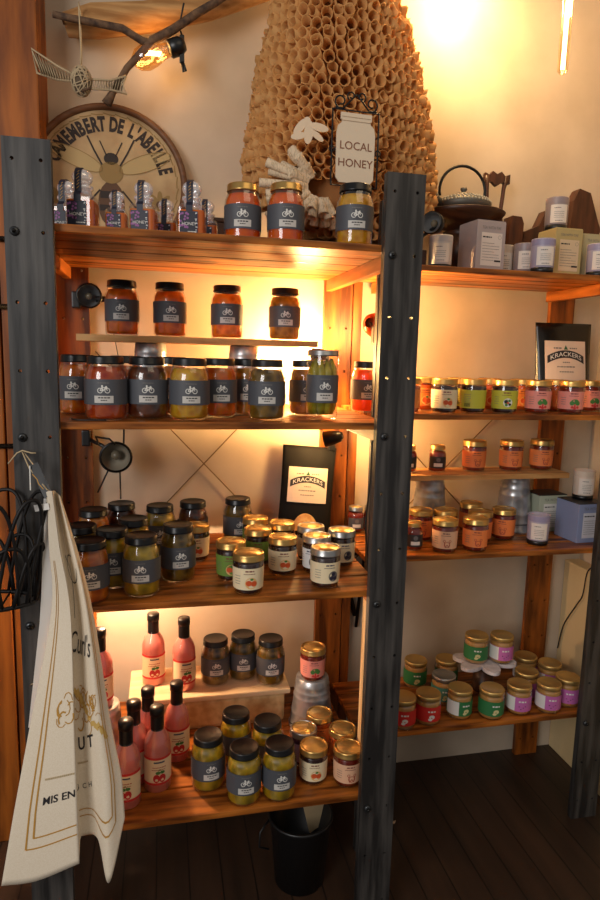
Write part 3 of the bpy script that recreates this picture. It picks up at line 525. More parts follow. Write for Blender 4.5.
def fruit(mb, f, kind, h):
    if kind == 'peach':
        mb.flat(p_disc(.0, -.001, .0105, 16), f, mat('peach_halo', S(224, 176, 112), .6)); f = (lambda g: (lambda x, y: tuple(Vector(g(x, y))*1.008)))(f)
        mb.flat(p_disc(-.004, -.001, .0052)+p_disc(.0048, -.002, .0052), f, FRUIT); mb.flat(p_disc(.001, .006, .003, 8, .7), f, LEAF)
    elif kind == 'dark': mb.flat(p_disc(.004, 0, .009, 14, 1.1), f, GREYINK); f2 = f; mb.flat(p_disc(.001, -.003, .004)+p_disc(.008, -.004, .004)+p_disc(.004, .004, .004), lambda x, y: tuple(Vector(f2(x, y))*1.006), mat('berry_print', S(40, 36, 56), .6))
    elif kind == 'tree': mb.flat(p_disc(0, .003, .0085, 14, .7)+p_disc(-.006, 0, .005)+p_disc(.006, 0, .005), f, LEAF); mb.flat(p_rect(-.0015, -.009, .0015, -.002)+p_disc(-.005, -.009, .003)+p_disc(.006, -.009, .003)+p_disc(0, -.011, .003), f, BERRY)
    elif kind == 'bear': mb.flat(p_ring(0, -.004, .006, .0012)+p_ring(-.006, .004, .0025, .001, 8)+p_ring(.006, .004, .0025, .001, 8)+p_path([(-.006, .002), (-.004, -.01), (0, -.004), (.004, -.01), (.006, .002)], .0014), f, mat('red_line_print', S(170, 70, 50), .6))
    elif kind == 'strawb': mb.flat(p_disc(-.0045, -.004, .0055, 12, 1.15)+p_disc(.005, -.004, .0055, 12, 1.15), f, BERRY); mb.flat(p_disc(-.002, .0045, .004, 8, .6)+p_disc(.005, .005, .004, 8, .6)+p_path([(-.004, .002), (.001, .01), (.005, .004)], .001), f, LEAF)
    elif kind == 'fruitw': mb.flat(p_disc(0, 0, .0095, 14), f, WHITEPR); g = lambda x, y: tuple(Vector(f(x, y))*1.006); mb.flat(p_disc(-.004, .002, .004)+p_disc(.004, -.004, .003), g, INK); mb.flat(p_disc(.003, .004, .003)+p_disc(-.003, -.005, .003), g, LEAF); mb.flat(p_disc(0, -.0005, .0025), g, FRUIT)
JAMV = {'cream_peach': (JAMDARK, CREAM, 'peach'), 'green': (JAMDARK, mat('green_label', S(104, 134, 52), .6), 'peach'), 'cream_dark': (JAMDARK, CREAM, 'dark'), 'white_dark': (JAMDARK, mat('white_label', S(222, 222, 222), .6), 'dark'),
 'pink_tree': (JAMRED, mat('pink_label', S(222, 138, 124), .6), 'tree'), 'pink_tree2': (JAMRED, mat('pink_label', S(222, 138, 124), .6), 'tree'), 'orange': (JAMORG, mat('amber_label', S(214, 122, 52), .6), 'peach'), 'orange_l': (JAMRED, mat('orange_label', S(226, 124, 62), .6), 'bear'),
 'plum': (mat('plum_jam', S(64, 26, 60), .3), mat('lilac_label', S(170, 140, 170), .6), 'dark'), 'cream_red': (JAMRED, mat('blush_label', S(228, 178, 142), .6), 'bear'), 'lime': (JAMDARK, mat('lime_label', S(184, 178, 52), .6), None), 'lime_fruit': (JAMDARK, mat('lime_label', S(184, 178, 52), .6), 'fruitw')}
def lid_gold(l, lr, H, hh, M=None):
    M = M or LIDG
    l.lathe([(lr*.95, H-hh), (lr, H-hh+.0008), (lr*1.01, H-hh+.0025), (lr*.985, H-hh+.004), (lr*.985, H-.0035), (lr*.96, H-.0008), (lr*.90, H), (lr*.865, H-.0004), (lr*.855, H-.0022)], M, 28, cap=False)
    l.lathe([(lr*.855, H-.0022), (lr*.74, H-.0022), (lr*.72, H-.0012), (.0001, H-.0012)], LIDGT, 28, cap=False)
def make_jam(var, R=.0355, H=.092):
    food, lab, pic = JAMV[var]; t = thing('jam_jar', 'x', 'jar')
    mb = MB(); mb.lathe([(R*.3, 0), (R*.82, 0), (R*.9, .003), (R*.92, .01), (R*.985, H*.76), (R*.97, H*.80), (R*.93, H*.9)], GLASS, 26, cap=False); mb.build('jar_glass', t)
    c = MB(); c.lathe([(.0001, .004), (R*.84, .004), (R*.88, .010), (R*.945, H*.76), (R*.9, H*.79), (.0001, H*.79)], food, 24, cap=False); c.build('contents', t)
    l = MB(); lid_gold(l, R, H, .0165, LIDS if var in ('cream_dark', 'white_dark', 'plum') else None); l.build('lid', t)
    b = MB(); z0, z1 = .014, .063; r0, r1 = R*.925+.0008, R*.972+.0008
    band(b, r0, z0, z1, -2.0, 2.0, lab, 24, r1)
    f = lambda x, y: (lambda rr: (rr*math.sin(x/rr), -rr*math.cos(x/rr), y))(r0+(r1-r0)*(y-z0)/(z1-z0)+.0005)
    ink = mat('jam_title', S(120, 48, 44), .6) if 'dark' not in var else mat('jam_title_blue', S(50, 48, 84), .6)
    if pic:
        b.flat(p_dashes(-.010, .010, .0555, .003, 2)+p_dashes(-.014, .014, .050, .0015, 4), f, ink)
        fruit(b, lambda x, y: f(x*1.3+.003, y*1.25+.031), pic, H)
    else:
        for k in range(5): b.flat(p_dashes(-.014, .006, .05-.005*k, .0016, k), f, GREYINK)
        b.flat([p for k in range(8) for p in p_rect(-.012+k*.0022, .018, -.0108+k*.0022, .028)], f, INK)
    b.flat([p for k in range(4) for p in p_dashes(-.036, -.022, .045-.006*k, .0014, k)], f, GREYINK)
    b.build('paper_label', t); return t
def make_bottle(var):
    H, R = .205, .0315; t = thing('dressing_bottle', 'x', 'bottle')
    mb = MB(); mb.lathe([(R*.3, 0), (R*.9, 0), (R, .004), (R, .105), (R*.96, .118), (R*.78, .134), (R*.5, .148), (R*.42, .158), (R*.42, .19)], PINKB, 28, cap=False); mb.build('bottle_body', t)
    mb = MB(); g = R+.0006; mb.lathe([(g*.9, 0), (g, .004), (g, .105), (g*.96, .118), (g*.79, .134), (g*.51, .148), (g*.44, .158)], GLASS, 28, cap=False); mb.build('bottle_glass', t)
    mb = MB(); mb.lathe([(R*.49, .146), (R*.5, .150), (R*.49, .184)], BLACK, 20, cap=False); mb.lathe([(R*.49, .184), (R*.54, .185), (R*.545, .202), (R*.5, .205), (.0001, .205)], BLACK, 20, cap=False); mb.build('cap', t)
    b = MB(); q = R+.0010; band(b, q, .026, .088, -1.35, 1.35, CREAM, 20); band(b, q+.0002, .022, .028, -1.4, 1.4, mat('red_stripe', S(206, 50, 46), .6), 20); band(b, q+.0002, .086, .092, -1.4, 1.4, mat('red_stripe', (1, 0, 0)), 20)
    f = cyl(q+.0005, 0); b.flat(p_rects(-.013, .078, .013, .082, 5), f, mat('blue_grey_print', S(70, 78, 96), .6)); b.flat(p_dashes(-.016, .016, .066, .0022, 4)+p_dashes(-.018, .014, .060, .0018, 5), f, mat('red_line_print', S(170, 70, 50)))
    fruit(b, lambda x, y: f(x*1.5, y*1.7+.046), 'strawb', H); b.build('paper_label', t); return t
def make_small(var):
    H, R = .078, .0255; t = thing('honey_jar' if var == 'dark' else 'sauce_jar', 'x', 'jar')
    mb = MB(); pr = [(R*.3, 0), (R*.9, 0), (R, .004), (R, .052), (R*.9, .060), (R*.78, .064), (R*.78, .07)]; mb.lathe(pr, GLASS, 24, cap=False); mb.build('jar_glass', t)
    c = MB(); c.lathe([(.0001, .003), (R*.86, .003), (R*.94, .006), (R*.94, .052), (R*.8, .060), (.0001, .060)], JAMRED, 22, cap=False); c.build('contents', t)
    l = MB(); lid_gold(l, R*.86, H, .013, LIDS if var == 'silver' else LIDG); l.build('lid', t)
    b = MB(); q = R+.0007; band(b, q, .012, .046, -1.1, 1.1, SLATE if var == 'silver' else mat('charcoal_label', S(40, 38, 40), .6), 14); f = cyl(q+.0005, 0)
    b.flat(p_disc(0, .037, .0065, 12), f, GREYINK); b.flat(p_rects(-.013, .017, .013, .027, 4), f, WHITEPR); b.build('paper_label', t); return t
def make_candle(var):
    H, R = .088, .031; t = thing('candle_cup', 'x', 'candle'); c = {'white': (S(206, 202, 200), S(190, 186, 188)), 'cream': (S(216, 198, 180), S(208, 190, 172)), 'grey': (S(150, 136, 136), S(142, 128, 132)), 'lilac': (S(170, 162, 180), S(146, 138, 166))}[var]
    mb = MB(); mb.lathe([(R*.93, .013), (R*.97, .016), (R, H-.002), (R*.985, H), (R*.94, H-.001), (R*.92, .07), (.0001, .07)], mat('cup_'+var, c[0], .35, trans=.1), 26, cap=False); mb.build('cup', t)
    mb = MB(); band(mb, R*1.004, H-.018, H-.002, -PI, PI, mat('cup_rim_'+var, c[1], .4), 28); mb.build('rim_band', t)
    mb = MB(); mb.lathe([(R*.88, 0), (R*.94, .001), (R*.965, .0135), (R*.9, .0137)], BLACK, 26); mb.build('dark_base', t)
    b = MB(); band(b, R*.985+.001, .018, .066, -.75, .75, mat('ivory_label', S(222, 212, 202), .6), 12, R+.001); f = cyl(R+.0016, 0)
    b.flat(p_dashes(-.014, .004, .056, .0022, 1)+[p for k in range(4) for p in p_dashes(-.014, .014, .046-.005*k, .0011, k)]+p_dashes(-.010, .012, .022, .0018, 9), f, GREYINK); b.build('paper_label', t); return t
PEST = {'green': S(44, 112, 62), 'green_w': S(44, 112, 62), 'pink': S(186, 100, 166), 'pink_back': S(160, 84, 150), 'red': S(200, 40, 32), 'teal': S(70, 130, 120)}
def make_pesto(var):
    H, R = .086, .0365; t = thing('spread_jar', 'x', 'jar')
    mb = MB(); mb.lathe([(R*.3, 0), (R*.9, 0), (R, .005), (R, .066), (R*.94, .071), (R*.9, .08)], GLASS, 26, cap=False); mb.build('jar_glass', t)
    c = MB(); c.lathe([(.0001, .003), (R*.85, .003), (R*.945, .007), (R*.945, .062), (R*.88, .069), (.0001, .069)], BUTTER, 24, cap=False); c.build('contents', t)
    l = MB(); lr = R*.985; l.lathe([(lr*.95, H-.014), (lr, H-.013), (lr, H-.003), (lr*.96, H-.0003), (lr*.9, H), (lr*.85, H-.0015), (.0001, H-.0015)], LIDS if var == 'teal' else LIDGT, 28, cap=False); l.build('lid', t)
    b = MB(); q = R+.0007; band(b, q, .014, .058, -1.9, 1.9, mat('spread_label_'+var.split('_')[0], PEST[var], .55), 24); f = cyl(q+.0005, 0)
    if var == 'green_w' or var == 'pink': band(b, q+.0003, .015, .057, -1.7, -.55, WHITEPR, 10)
    b.flat(p_dashes(-.010, .012, .043, .0045, 3), f, WHITEPR)
    if 'pink' in var: b.flat(p_disc(-.008, .03, .0022, 8, .6)+p_disc(.004, .027, .002, 8, .6)+p_disc(-.003, .022, .002, 8, .6)+p_disc(.010, .031, .002, 8, .6), f, INK)
    else: b.flat(p_disc(.002, .029, .0085, 12, .75)+p_disc(-.003, .022, .006, 10, .7), f, mat('pale_food_print', S(206, 196, 140), .6) if var[:1] != 'r' else WHITEPR)
    b.build('paper_label', t); return t
def make_honey(s):
    t = thing('stoppered_honey_jar', 'x', 'jar'); a = .0285*s; H = .12*s
    def sq(k, h, r=.28): # rounded square loop
        o = []
        for q in range(4):
            for j in range(4):
                an = PI/2*q+PI/2*j/3; cx, cy = ((1, 1), (-1, 1), (-1, -1), (1, -1))[q]
                o.append((cx*k*(1-r)+k*r*math.cos(an), cy*k*(1-r)+k*r*math.sin(an), h))
        return o
    def loft(mb, L, m):
        n = len(L[0]); mb.add([p for l in L for p in l], [(j*n+i, j*n+(i+1) % n, (j+1)*n+(i+1) % n, (j+1)*n+i) for j in range(len(L)-1) for i in range(n)]+[tuple(reversed(range(n))), tuple((len(L)-1)*n+i for i in range(n))], m)
    g = MB(); loft(g, [sq(a*.94, 0), sq(a, .003), sq(a, .062*s), sq(a*.86, .069*s), sq(a*.66, .073*s, .8)], GLASS); g.lathe([(a*.62, .070*s), (a*.62, .080*s), (a*.74, .082*s), (a*.74, .087*s), (a*.5, .088*s)], GLASSD, 20, cap=False); g.build('jar_glass', t)
    c = MB(); loft(c, [sq(a*.88, .003), sq(a*.93, .006), sq(a*.93, .056*s), sq(a*.9, .058*s)], HONEY); c.build('honey', t)
    b = MB(); b.sphere((0, 0, .104*s), .0165*s, GLASSD, 20, (1.25, 1.25, 1)); b.lathe([(a*.45, .078*s), (a*.45, .095*s)], GLASSD, 14, cap=False); b.build('ball_stopper', t)
    l = MB(); y = -a-.001; f = lambda x, z: (x, y, z)
    l.flat(p_rect(-a*.80, .006*s, a*.50, .054*s), f, NAVY)
    strip = [(y, .054), (y, .066), (-a*.76, .074), (-a*.78, .088), (-.0215*s, .098), (-.0215*s, .107), (-.017*s, .115), (-.008*s, .1212), (.004*s, .1212)]
    pts = [(yy, z*s) for yy, z in strip]; w = a*.24
    l.add([(sx, p[0]-.0006, p[1]) for p in pts for sx in (-w-a*.1, w-a*.1)], [(2*i, 2*i+1, 2*i+3, 2*i+2) for i in range(len(pts)-1)], NAVY)
    f2 = lambda x, z: (x, y-.0006, z); r = random.Random(5)
    for k in range(16): l.flat(p_disc(-a*.74+r.random()*a*.55, (.018+r.random()*.034)*s, .0026*s, 7), f2, PURPLE)
    for k in range(12): l.flat(p_disc(a*.34+r.random()*a*.13, (.01+r.random()*.042)*s, .0012*s, 6), f2, WHITEPR)
    l.flat(p_text('HONEY', .0088*s, -a*.12, .026*s, fat=.0), lambda x, z: (x, y-.0009, z), WHITEPR); l.flat(p_dashes(-.006, .013, .0125*s, .0016, 3), f2, WHITEPR)
    for k in range(6):
        z0, z1 = (.078+.006*k)*s, (.083+.006*k)*s; yy = [-a*.79, -a*.8, -.021*s, -.0222*s, -.0222*s, -.019*s][k]-.0016
        l.add([(x_-a*.1, yy, z_) for x_, z_ in ((-.003, z0), (-.0015, z0), (.0035, z1), (.002, z1))], [(0, 1, 2, 3)], GOLDINK)
    l.build('paper_label', t); return t
MAKE = {'pint': lambda v: make_pint(v), 'wide': lambda v: make_pint(v, .0425, .130), 'tall': lambda v: make_pint(v+' pickle', .0355, .155, True), 'jam': make_jam, 'bottle': make_bottle, 'small': make_small, 'candle': make_candle, 'pesto': make_pesto, 'honey': make_honey}
PROTO = {}
for kind, var, x, y, z, rot, grp, lab in ITEMS:
    key = (kind, var)
    if key not in PROTO: PROTO[key] = o = MAKE[kind](var)
    else: o = copy_tree(PROTO[key])
    o.location = (x, y, z+.0003); o.rotation_euler = (0, 0, math.atan2(x-.28, y+1.28)*-.55+math.radians(rot+((x*7919) % 1-.5)*8))
    o['label'] = lab; o['category'] = 'bottle' if kind == 'bottle' else 'candle' if kind == 'candle' else 'jar'
    if grp: o['group'] = grp
    elif 'group' in o: del o['group']

# ------------------------------------------------------------------ planks, buckets, riser
def plank(x0, x1, y0, y1, top, label, rz=0):
    mb = MB(); n = 14; r = random.Random(int(x0*50)+3)
    L = [(x0+(x1-x0)*i/n, y0+r.uniform(-.003, .003)) for i in range(n+1)]
    poly = L+[(x1, y1), (x0, y1)]
    mb.prism(poly, top-.016, top-.0005, wood('plank_pine', S(168, 118, 66), S(206, 160, 104), 'x', .6)); return tag(mb.build('plank_shelf'), label, 'shelf')
plank(.083, .668, .295, .405, 1.411, 'rough narrow plank raised on two tin buckets in the left unit')
plank(.93, 1.475, .36, .48, 1.046, 'rough narrow plank raised on two tin buckets in the right unit')
def bucket(x, y, z, h, rt, rb, label, grp):
    t = thing('tin_bucket', label, 'bucket', (x, y, z), 0, grp)
    mb = MB(); k = lambda q: rb+(rt-rb)*q
    pr = [(k(0)*1.04, 0), (k(0)*1.05, .003), (k(0), .006)]
    for q in (.3, .62, .74, .86): pr += [(k(q), h*q-.003), (k(q)*1.025, h*q), (k(q), h*q+.003)]
    pr += [(k(.985), h*.985), (k(1)*.95, h), (.0001, h-.001)]
    mb.lathe(pr, TIN, 30, cap=False); mb.build('bucket_shell', t)
    mb = MB(); mb.tube([(rb*1.03*math.cos(a), -rb*1.06*math.sin(a)*.999-.001, .008+.02*math.sin(a)) for a in [PI*i/12 for i in range(13)]], .0016, STEEL, 6); mb.build('wire_handle', t)
    return t
B1 = 'upturned tin buckets under the left plank'; B2 = 'upturned tin buckets under the right plank'
bucket(.252, .352, 1.2315, .163, .037, .050, 'upturned tin bucket under the left end of the left plank, behind the dark beet jar', B1)
bucket(.487, .352, 1.2315, .163, .037, .052, 'upturned tin bucket under the right part of the left plank', B1)
bucket(1.079, .474, .8475, .182, .040, .056, 'upturned tin bucket under the right plank, nearest the black post', B2)
bucket(1.365, .470, .8475, .182, .040, .058, 'upturned tin bucket under the right plank, near its free end', B2)
bucket(.690, .335, .3365, .144, .045, .062, 'upturned tin bucket with a pink labelled jam jar on top, bottom shelf', None)
bucket(.120, .300, .3365, .134, .046, .058, 'upturned bucket glowing under the lamp, partly behind the towel', None)
t = thing('display_riser', 'low cream box with thick top board holding bottles and jars, bottom shelf', 'riser', (.405, .42, .3365))
CR = wood('whitewashed_board', S(206, 178, 138), S(226, 202, 166), 'x', .5)
mb = MB(); mb.box((-.22, -.075, .088), (.225, .105, .1030), CR, .004); mb.build('top_board', t)
mb = MB(); mb.box((-.205, -.066, 0), (.212, .098, .0875), mat('worn_cream_paint', S(176, 142, 92), .5, 0, S(208, 178, 128), 40, (1, 1, 1), .2, detail=8), .012); mb.build('box_body', t)
# white flower stand
t = thing('flower_stand', 'white flower-shaped wooden stand holding two spread jars, bottom right shelf', 'stand', (1.275, .425, .3365), .2)
WP = mat('white_painted_wood', S(206, 198, 200), .6, 0, S(180, 172, 176), 60, (1, 1, 1), .1)
poly = []
for i in range(72):
    a = 2*PI*i/72; r = .082+.028*abs(math.cos(2.5*a))**.7*1; poly.append((r*math.cos(a)*1.12, r*math.sin(a)*.9))
mb = MB(); mb.lathe([(.045, .0885), (.045, .0985)], WP, 24)
for k in range(6):
    a = 2*PI*k/6+.3; Mx = Matrix.Translation((.058*math.cos(a)*1.08, .058*math.sin(a)*.8, 0)) @ Matrix.Rotation(math.atan2(.8*math.sin(a), 1.08*math.cos(a)), 4, 'Z')
    mb.prism([(.042*math.cos(2*PI*i/24), .0275*math.sin(2*PI*i/24)) for i in range(24)], .0882+.0003*(k % 2), .0992+.0004*(k % 2), WP, Mx)
mb.build('flower_top', t)
mb = MB(); mb.lathe([(.035, 0), (.032, .004), (.03, .0885)], DARKWOOD, 18); mb.build('foot', t)

# ------------------------------------------------------------------ cracker bags
def bag(label, loc, w, h, rot, rx, mtl, ry=0):
    t = thing('cracker_bag', label, 'bag', loc); t.rotation_euler = (rx, ry, rot)
    mb = MB(); nx, nz = 16, 20; V = [[], []]
    for j in range(nz+1):
        q = j/nz; z = q*h
        for i in range(nx+1):
            p = i/nx*2-1; ww = w/2*(1-.03*math.sin(PI*q)); th = .030*(1-q)**.8*(1-p*p)**.6+.0015+.004*noise.noise((p*2, q*4, 1))*(1-abs(p))
            V[0].append((p*ww, -th, z)); V[1].append((p*ww, th*.6, z))
    n = nx+1; vs = V[0]+V[1]; o = len(V[0]); fs = []
    for j in range(nz):
        for i in range(nx):
            a = j*n+i; fs.append((a, a+1, a+n+1, a+n)); fs.append((o+a, o+a+n, o+a+n+1, o+a+1))
    for j in range(nz): fs.append((j*n, j*n+n, o+j*n+n, o+j*n)); fs.append((j*n+nx, o+j*n+nx, o+j*n+n+nx, j*n+n+nx))
    for i in range(nx): fs.append((i, o+i, o+i+1, i+1)); fs.append((nz*n+i, nz*n+i+1, o+nz*n+i+1, o+nz*n+i))
    mb.add(vs, fs, mtl, True); mb.build('pouch', t)
    th = lambda x, z: .030*(1-z/h)**.8*(max(0, 1-(2*x/w)**2))**.6+.0015
    f = lambda k: (lambda x, z: (x, -th(x, z)-.0022-.0006*k, z))
    l = MB(); k = w/.16; zc = h*.56; lw, lh = .058*k, .052*k
    for i in range(10):
        l.flat(p_rects(-lw, zc-lh+2*lh*i/10, lw, zc-lh+2*lh*(i+1)/10, 8), f(1), mat('bag_label', S(214, 190, 170), .5))
    arc = lambda x, y: (x, zc+.012*k+y+.010*k*(1-(x/(.042*k))**2)-.004*k)
    bl = [[arc(-.052*k+.0104*k*i, -.0105*k), arc(-.052*k+.0104*k*(i+1), -.0105*k), arc(-.052*k+.0104*k*(i+1), .0095*k), arc(-.052*k+.0104*k*i, .0095*k)] for i in range(10)]
    l.flat(bl, f(2), INK)
    tx = [[arc(x, y) for x, y in p] for p in p_text('KRACKERS', .0165*k, 0, -.0062*k, sx=1.12)]
    l.flat(tx, f(3), WHITEPR)
    l.flat([[(-.006*k, zc+.029*k), (.006*k, zc+.029*k), (0, zc+.041*k)]], f(2), mat('tree_logo', S(30, 84, 50), .6))
    l.flat(p_dashes(-.034*k, -.010*k, zc+.031*k, .0035*k, 1)+p_dashes(.011*k, .034*k, zc+.031*k, .0035*k, 4), f(2), GREYINK)
    l.flat(p_dashes(-.010*k, .010*k, zc-.006*k, .0028*k, 3)+p_dashes(-.026*k, .028*k, zc-.018*k, .0034*k, 4)+p_dashes(-.020*k, .020*k, zc-.031*k, .0028*k, 5), f(2), GREYINK)
    l.build('bag_label', t, None, 'cream square label with black name banner')
    w_ = MB(); pts = [(.038*k*math.cos(a), .012+.052*k*math.sin(a)) for a in [PI*i/14 for i in range(15)]]
    for i in range(14): w_.flat([[(0, .012), pts[i], pts[i+1]]], f(1), mat('cracker', S(198, 140, 74), .6, 0, S(220, 176, 110), 90))
    w_.build('window_panel', t, None, 'half-round window showing crackers')
    return t
bag('matte black cracker bag leaning at the back of the third shelf, left unit', (.690, .497, .8475), .160, .262, -.14, -.12, mat('matte_black_pouch', S(19, 17, 16), .75, spec=.15), .06)
bag('glossy black cracker bag standing behind pink jars on the second shelf, right unit', (1.480, .435, 1.2315), .185, .262, -.05, -.10, mat('glossy_black_pouch', S(20, 18, 16), .25, .1))

# ------------------------------------------------------------------ boxed candles and tea boxes
def tea_box(label, loc, w, d, h, rz, c1, c2, ctop, lab2='TEA WITH TAE'):
    t = thing('tea_box', label, 'box', loc, rz); CB = mat(c1[0], c1[1], .6)
    mb = MB(); mb.box((-w/2, -d/2, 0), (w/2, d/2, h-.0025), CB, .0015); mb.build('carton', t)
    mb = MB(); mb.box((-w/2+.001, -d/2+.001, h-.0022), (w/2-.001, d/2-.001, h), mat(ctop[0], ctop[1], .5)); mb.build('box_lid', t)
    f = lambda k: (lambda x, z: (x, -d/2-.0006*k, z)); l = MB()
    l.flat(p_rect(-w*.34, h*.12, w*.38, h*.76), f(1), mat(c2[0], c2[1], .6))
    l.flat(p_text(lab2, .0095*w/.08, 0, h*.83, sx=.82), f(1), GREYINK)
    l.flat(p_dashes(-w*.3, w*.05, h*.66, .0034, 2), f(2), INK)
    for k in range(7): l.flat(p_dashes(-w*.3, w*(.3 if k % 3 else .12), h*(.55-.055*k), .0013, k), f(2), GREYINK)
    l.flat(p_ring(w*.29, h*.68, w*.055, .0007, 16), f(2), GREYINK); l.flat(p_rect(w*.14, h*.20, w*.36, h*.235), f(2), INK)
    l.build('paper_label', t); return t
LV_ = ('lavender_card', S(164, 150, 148)); IV = ('ivory_card', S(214, 200, 190))
tea_box('lavender grey tea box on the top shelf in front of the teapot', (1.130, .345, 1.6073), .088, .088, .132, .10, LV_, IV, LV_)
tea_box('yellow-green tea box on the top shelf with a candle cup on it', (1.372, .352, 1.6073), .084, .084, .130, .02, ('olive_card', S(176, 156, 104)), ('cream_card', S(206, 182, 148)), ('olive_card_top', S(186, 166, 110)))
tea_box('pale green tea box at the right end of the top shelf', (1.478, .380, 1.6073), .084, .08, .126, 0, ('sage_card', S(172, 164, 128)), ('cream_card', S(206, 182, 148)), ('sage_card', S(172, 164, 128)))
tea_box('dark-topped pale green tea box at the back of the third shelf', (1.468, .462, .8475), .100, .085, .118, .05, ('sage_card_cool', S(170, 176, 156)), ('white_card', S(214, 212, 206)), ('dark_card', S(44, 40, 40)))
tea_box('blue tea box in front on the third shelf, carrying a white candle cup', (1.515, .345, .8475), .100, .100, .1185, .06, ('blue_card', S(132, 142, 176)), ('white_card_2', S(206, 204, 212)), ('dark_card', S(44, 40, 40)))

# ------------------------------------------------------------------ the paper hive
HX, HY = .745, .405
OUT = [(1.665, .668, .944), (1.70, .628, .962), (1.74, .56, .985), (1.78, .511, 1.005), (1.85, .487, 1.004), (1.945, .503, .984), (2.02, .512, .965), (2.11, .527, .942), (2.25, .563, .892), (2.36, .60, .84), (2.44, .66, .78)]
def hv(z):
    for a, b in zip(OUT, OUT[1:]):
        if z <= b[0]:
            q = max(0, (z-a[0])/(b[0]-a[0])); return (a[1]+(b[1]-a[1])*q, a[2]+(b[2]-a[2])*q)
    return OUT[-1][1:]
hive = thing('paper_beehive', 'large beehive sculpture of rolled book pages above the middle post', 'decoration', (HX, HY, 1.66))
def hpt(z, a, k=0):
    l, r = hv(z); cx, rx = (l+r)/2, (r-l)/2-.022; ry = min(.118, rx*.60); return Vector((cx+(rx+k)*math.sin(a), HY-(ry+k)*math.cos(a), z))-Vector((HX, HY, 1.66))
core = MB(); zs = [1.664+.03*i for i in range(26)]; nn = 28
vs = [hpt(z, 2*PI*i/nn, -.012) for z in zs for i in range(nn)]
core.add(vs, [(j*nn+i, j*nn+(i+1) % nn, (j+1)*nn+(i+1) % nn, (j+1)*nn+i) for j in range(len(zs)-1) for i in range(nn)]+[tuple(reversed(range(nn))), tuple((len(zs)-1)*nn+i for i in range(nn))], mat('hive_core', S(150, 100, 54), .9), True)
core.build('hive_core', hive)
cells = MB(); rr = random.Random(11); row = 0; z = 1.685
while z < 2.42:
    l, r = hv(z); rx = (r-l)/2; step = .030/max(rx, .05); a = -1.9+(row % 2)*step/2
    while a < 1.9:
        lowp = 1.715 < z < 1.80 and -.62 < a < -.12
        if not (lowp):
            c = hpt(z+rr.uniform(-.002, .002), a); e = hpt(z, a, .03)
            d = (e-c).normalized()+Vector((rr.uniform(-.22, .22), rr.uniform(-.1, .1), rr.uniform(-.25, .12)))
            d.normalize(); u = d.orthogonal().normalized(); w = d.cross(u); R0 = rr.uniform(.0135, .0165); Ln = rr.uniform(.018, .034)
            vs = []; N_ = 10; sq = rr.uniform(.8, 1); ph = rr.uniform(0, 6)
            for (rad, off) in ((R0*.75, -.016), (R0, Ln), (R0*.88, Ln-.001), (R0*.6, -.008)):
                for i in range(N_):
                    t = 2*PI*i/N_+ph; jag = .0025*math.sin(3*t+ph) if off > .01 else 0
                    vs.append(c+d*(off+jag)+u*math.cos(t)*rad*sq+w*math.sin(t)*rad)
            cells.add(vs, [(j*N_+i, j*N_+(i+1) % N_, (j+1)*N_+(i+1) % N_, (j+1)*N_+i) for j in range(3) for i in range(N_)], PAPER, True)
        a += step*rr.uniform(.94, 1.06)
    z += .0262; row += 1
cells.build('paper_cells', hive)
for i in range(34):                                      # loose page rolls fanning out round the entrance
    q = (i % 17)/16; lay = i//17; th_ = math.radians(118+q*172+lay*5+rr.uniform(-7, 7)); Ln = (.135 if not lay else .088)*rr.uniform(.72, 1.15)
    cc = Vector((.655, .262+.012*lay, 1.775)); dx, dz = math.cos(th_), math.sin(th_)*.78
    a_ = cc+Vector((dx*.035, -.012*lay, dz*.035)); e_ = cc+Vector((dx*Ln, .030-.055*lay+rr.uniform(-.01, .01), dz*Ln)); e_.z = max(e_.z, 1.69)
    mb = MB(); d = (e_-a_).normalized(); u = d.orthogonal().normalized(); w = d.cross(u); vs = []; R0 = rr.uniform(.0105, .0140)
    for rad, off in ((R0*.7, 0), (R0, .96), (R0, 1), (R0*.86, .99), (R0*.6, .2)):
        for k in range(12): tt = 2*PI*k/12; vs.append(a_+(e_-a_)*off+(u*math.cos(tt)+w*math.sin(tt))*rad-Vector((HX, HY, 1.66)))
    mb.add(vs, [(j*12+k, j*12+(k+1) % 12, (j+1)*12+(k+1) % 12, (j+1)*12+k) for j in range(4) for k in range(12)], PAPERW, True)
    mb.build('page_roll', hive)
bee = MB(); P0 = Vector((.612, .215, 1.880))-Vector((HX, HY, 1.66))
def bl(cx, cz, rx, rz, rot, n=16):
    return [(cx+rx*math.cos(2*PI*i/n)*math.cos(rot)-rz*math.sin(2*PI*i/n)*math.sin(rot), cz+rx*math.cos(2*PI*i/n)*math.sin(rot)+rz*math.sin(2*PI*i/n)*math.cos(rot)) for i in range(n)]
M = Matrix.Translation(P0) @ Matrix.Rotation(PI/2, 4, 'X')
for a_ in ((0, 0, .011, .026, -.1), (-.004, .025, .008, .008, 0), (-.020, .010, .023, .009, .9), (.024, .013, .023, .009, -.15), (-.024, -.010, .018, .008, .25), (.020, -.006, .018, .007, -.6)):
    bee.prism(bl(*a_), 0, .0016+abs(a_[0])*.02, mat('white_card_bee', S(222, 200, 172), .7), M)
bee.build('paper_bee', hive, None, 'white cut-out paper bee')
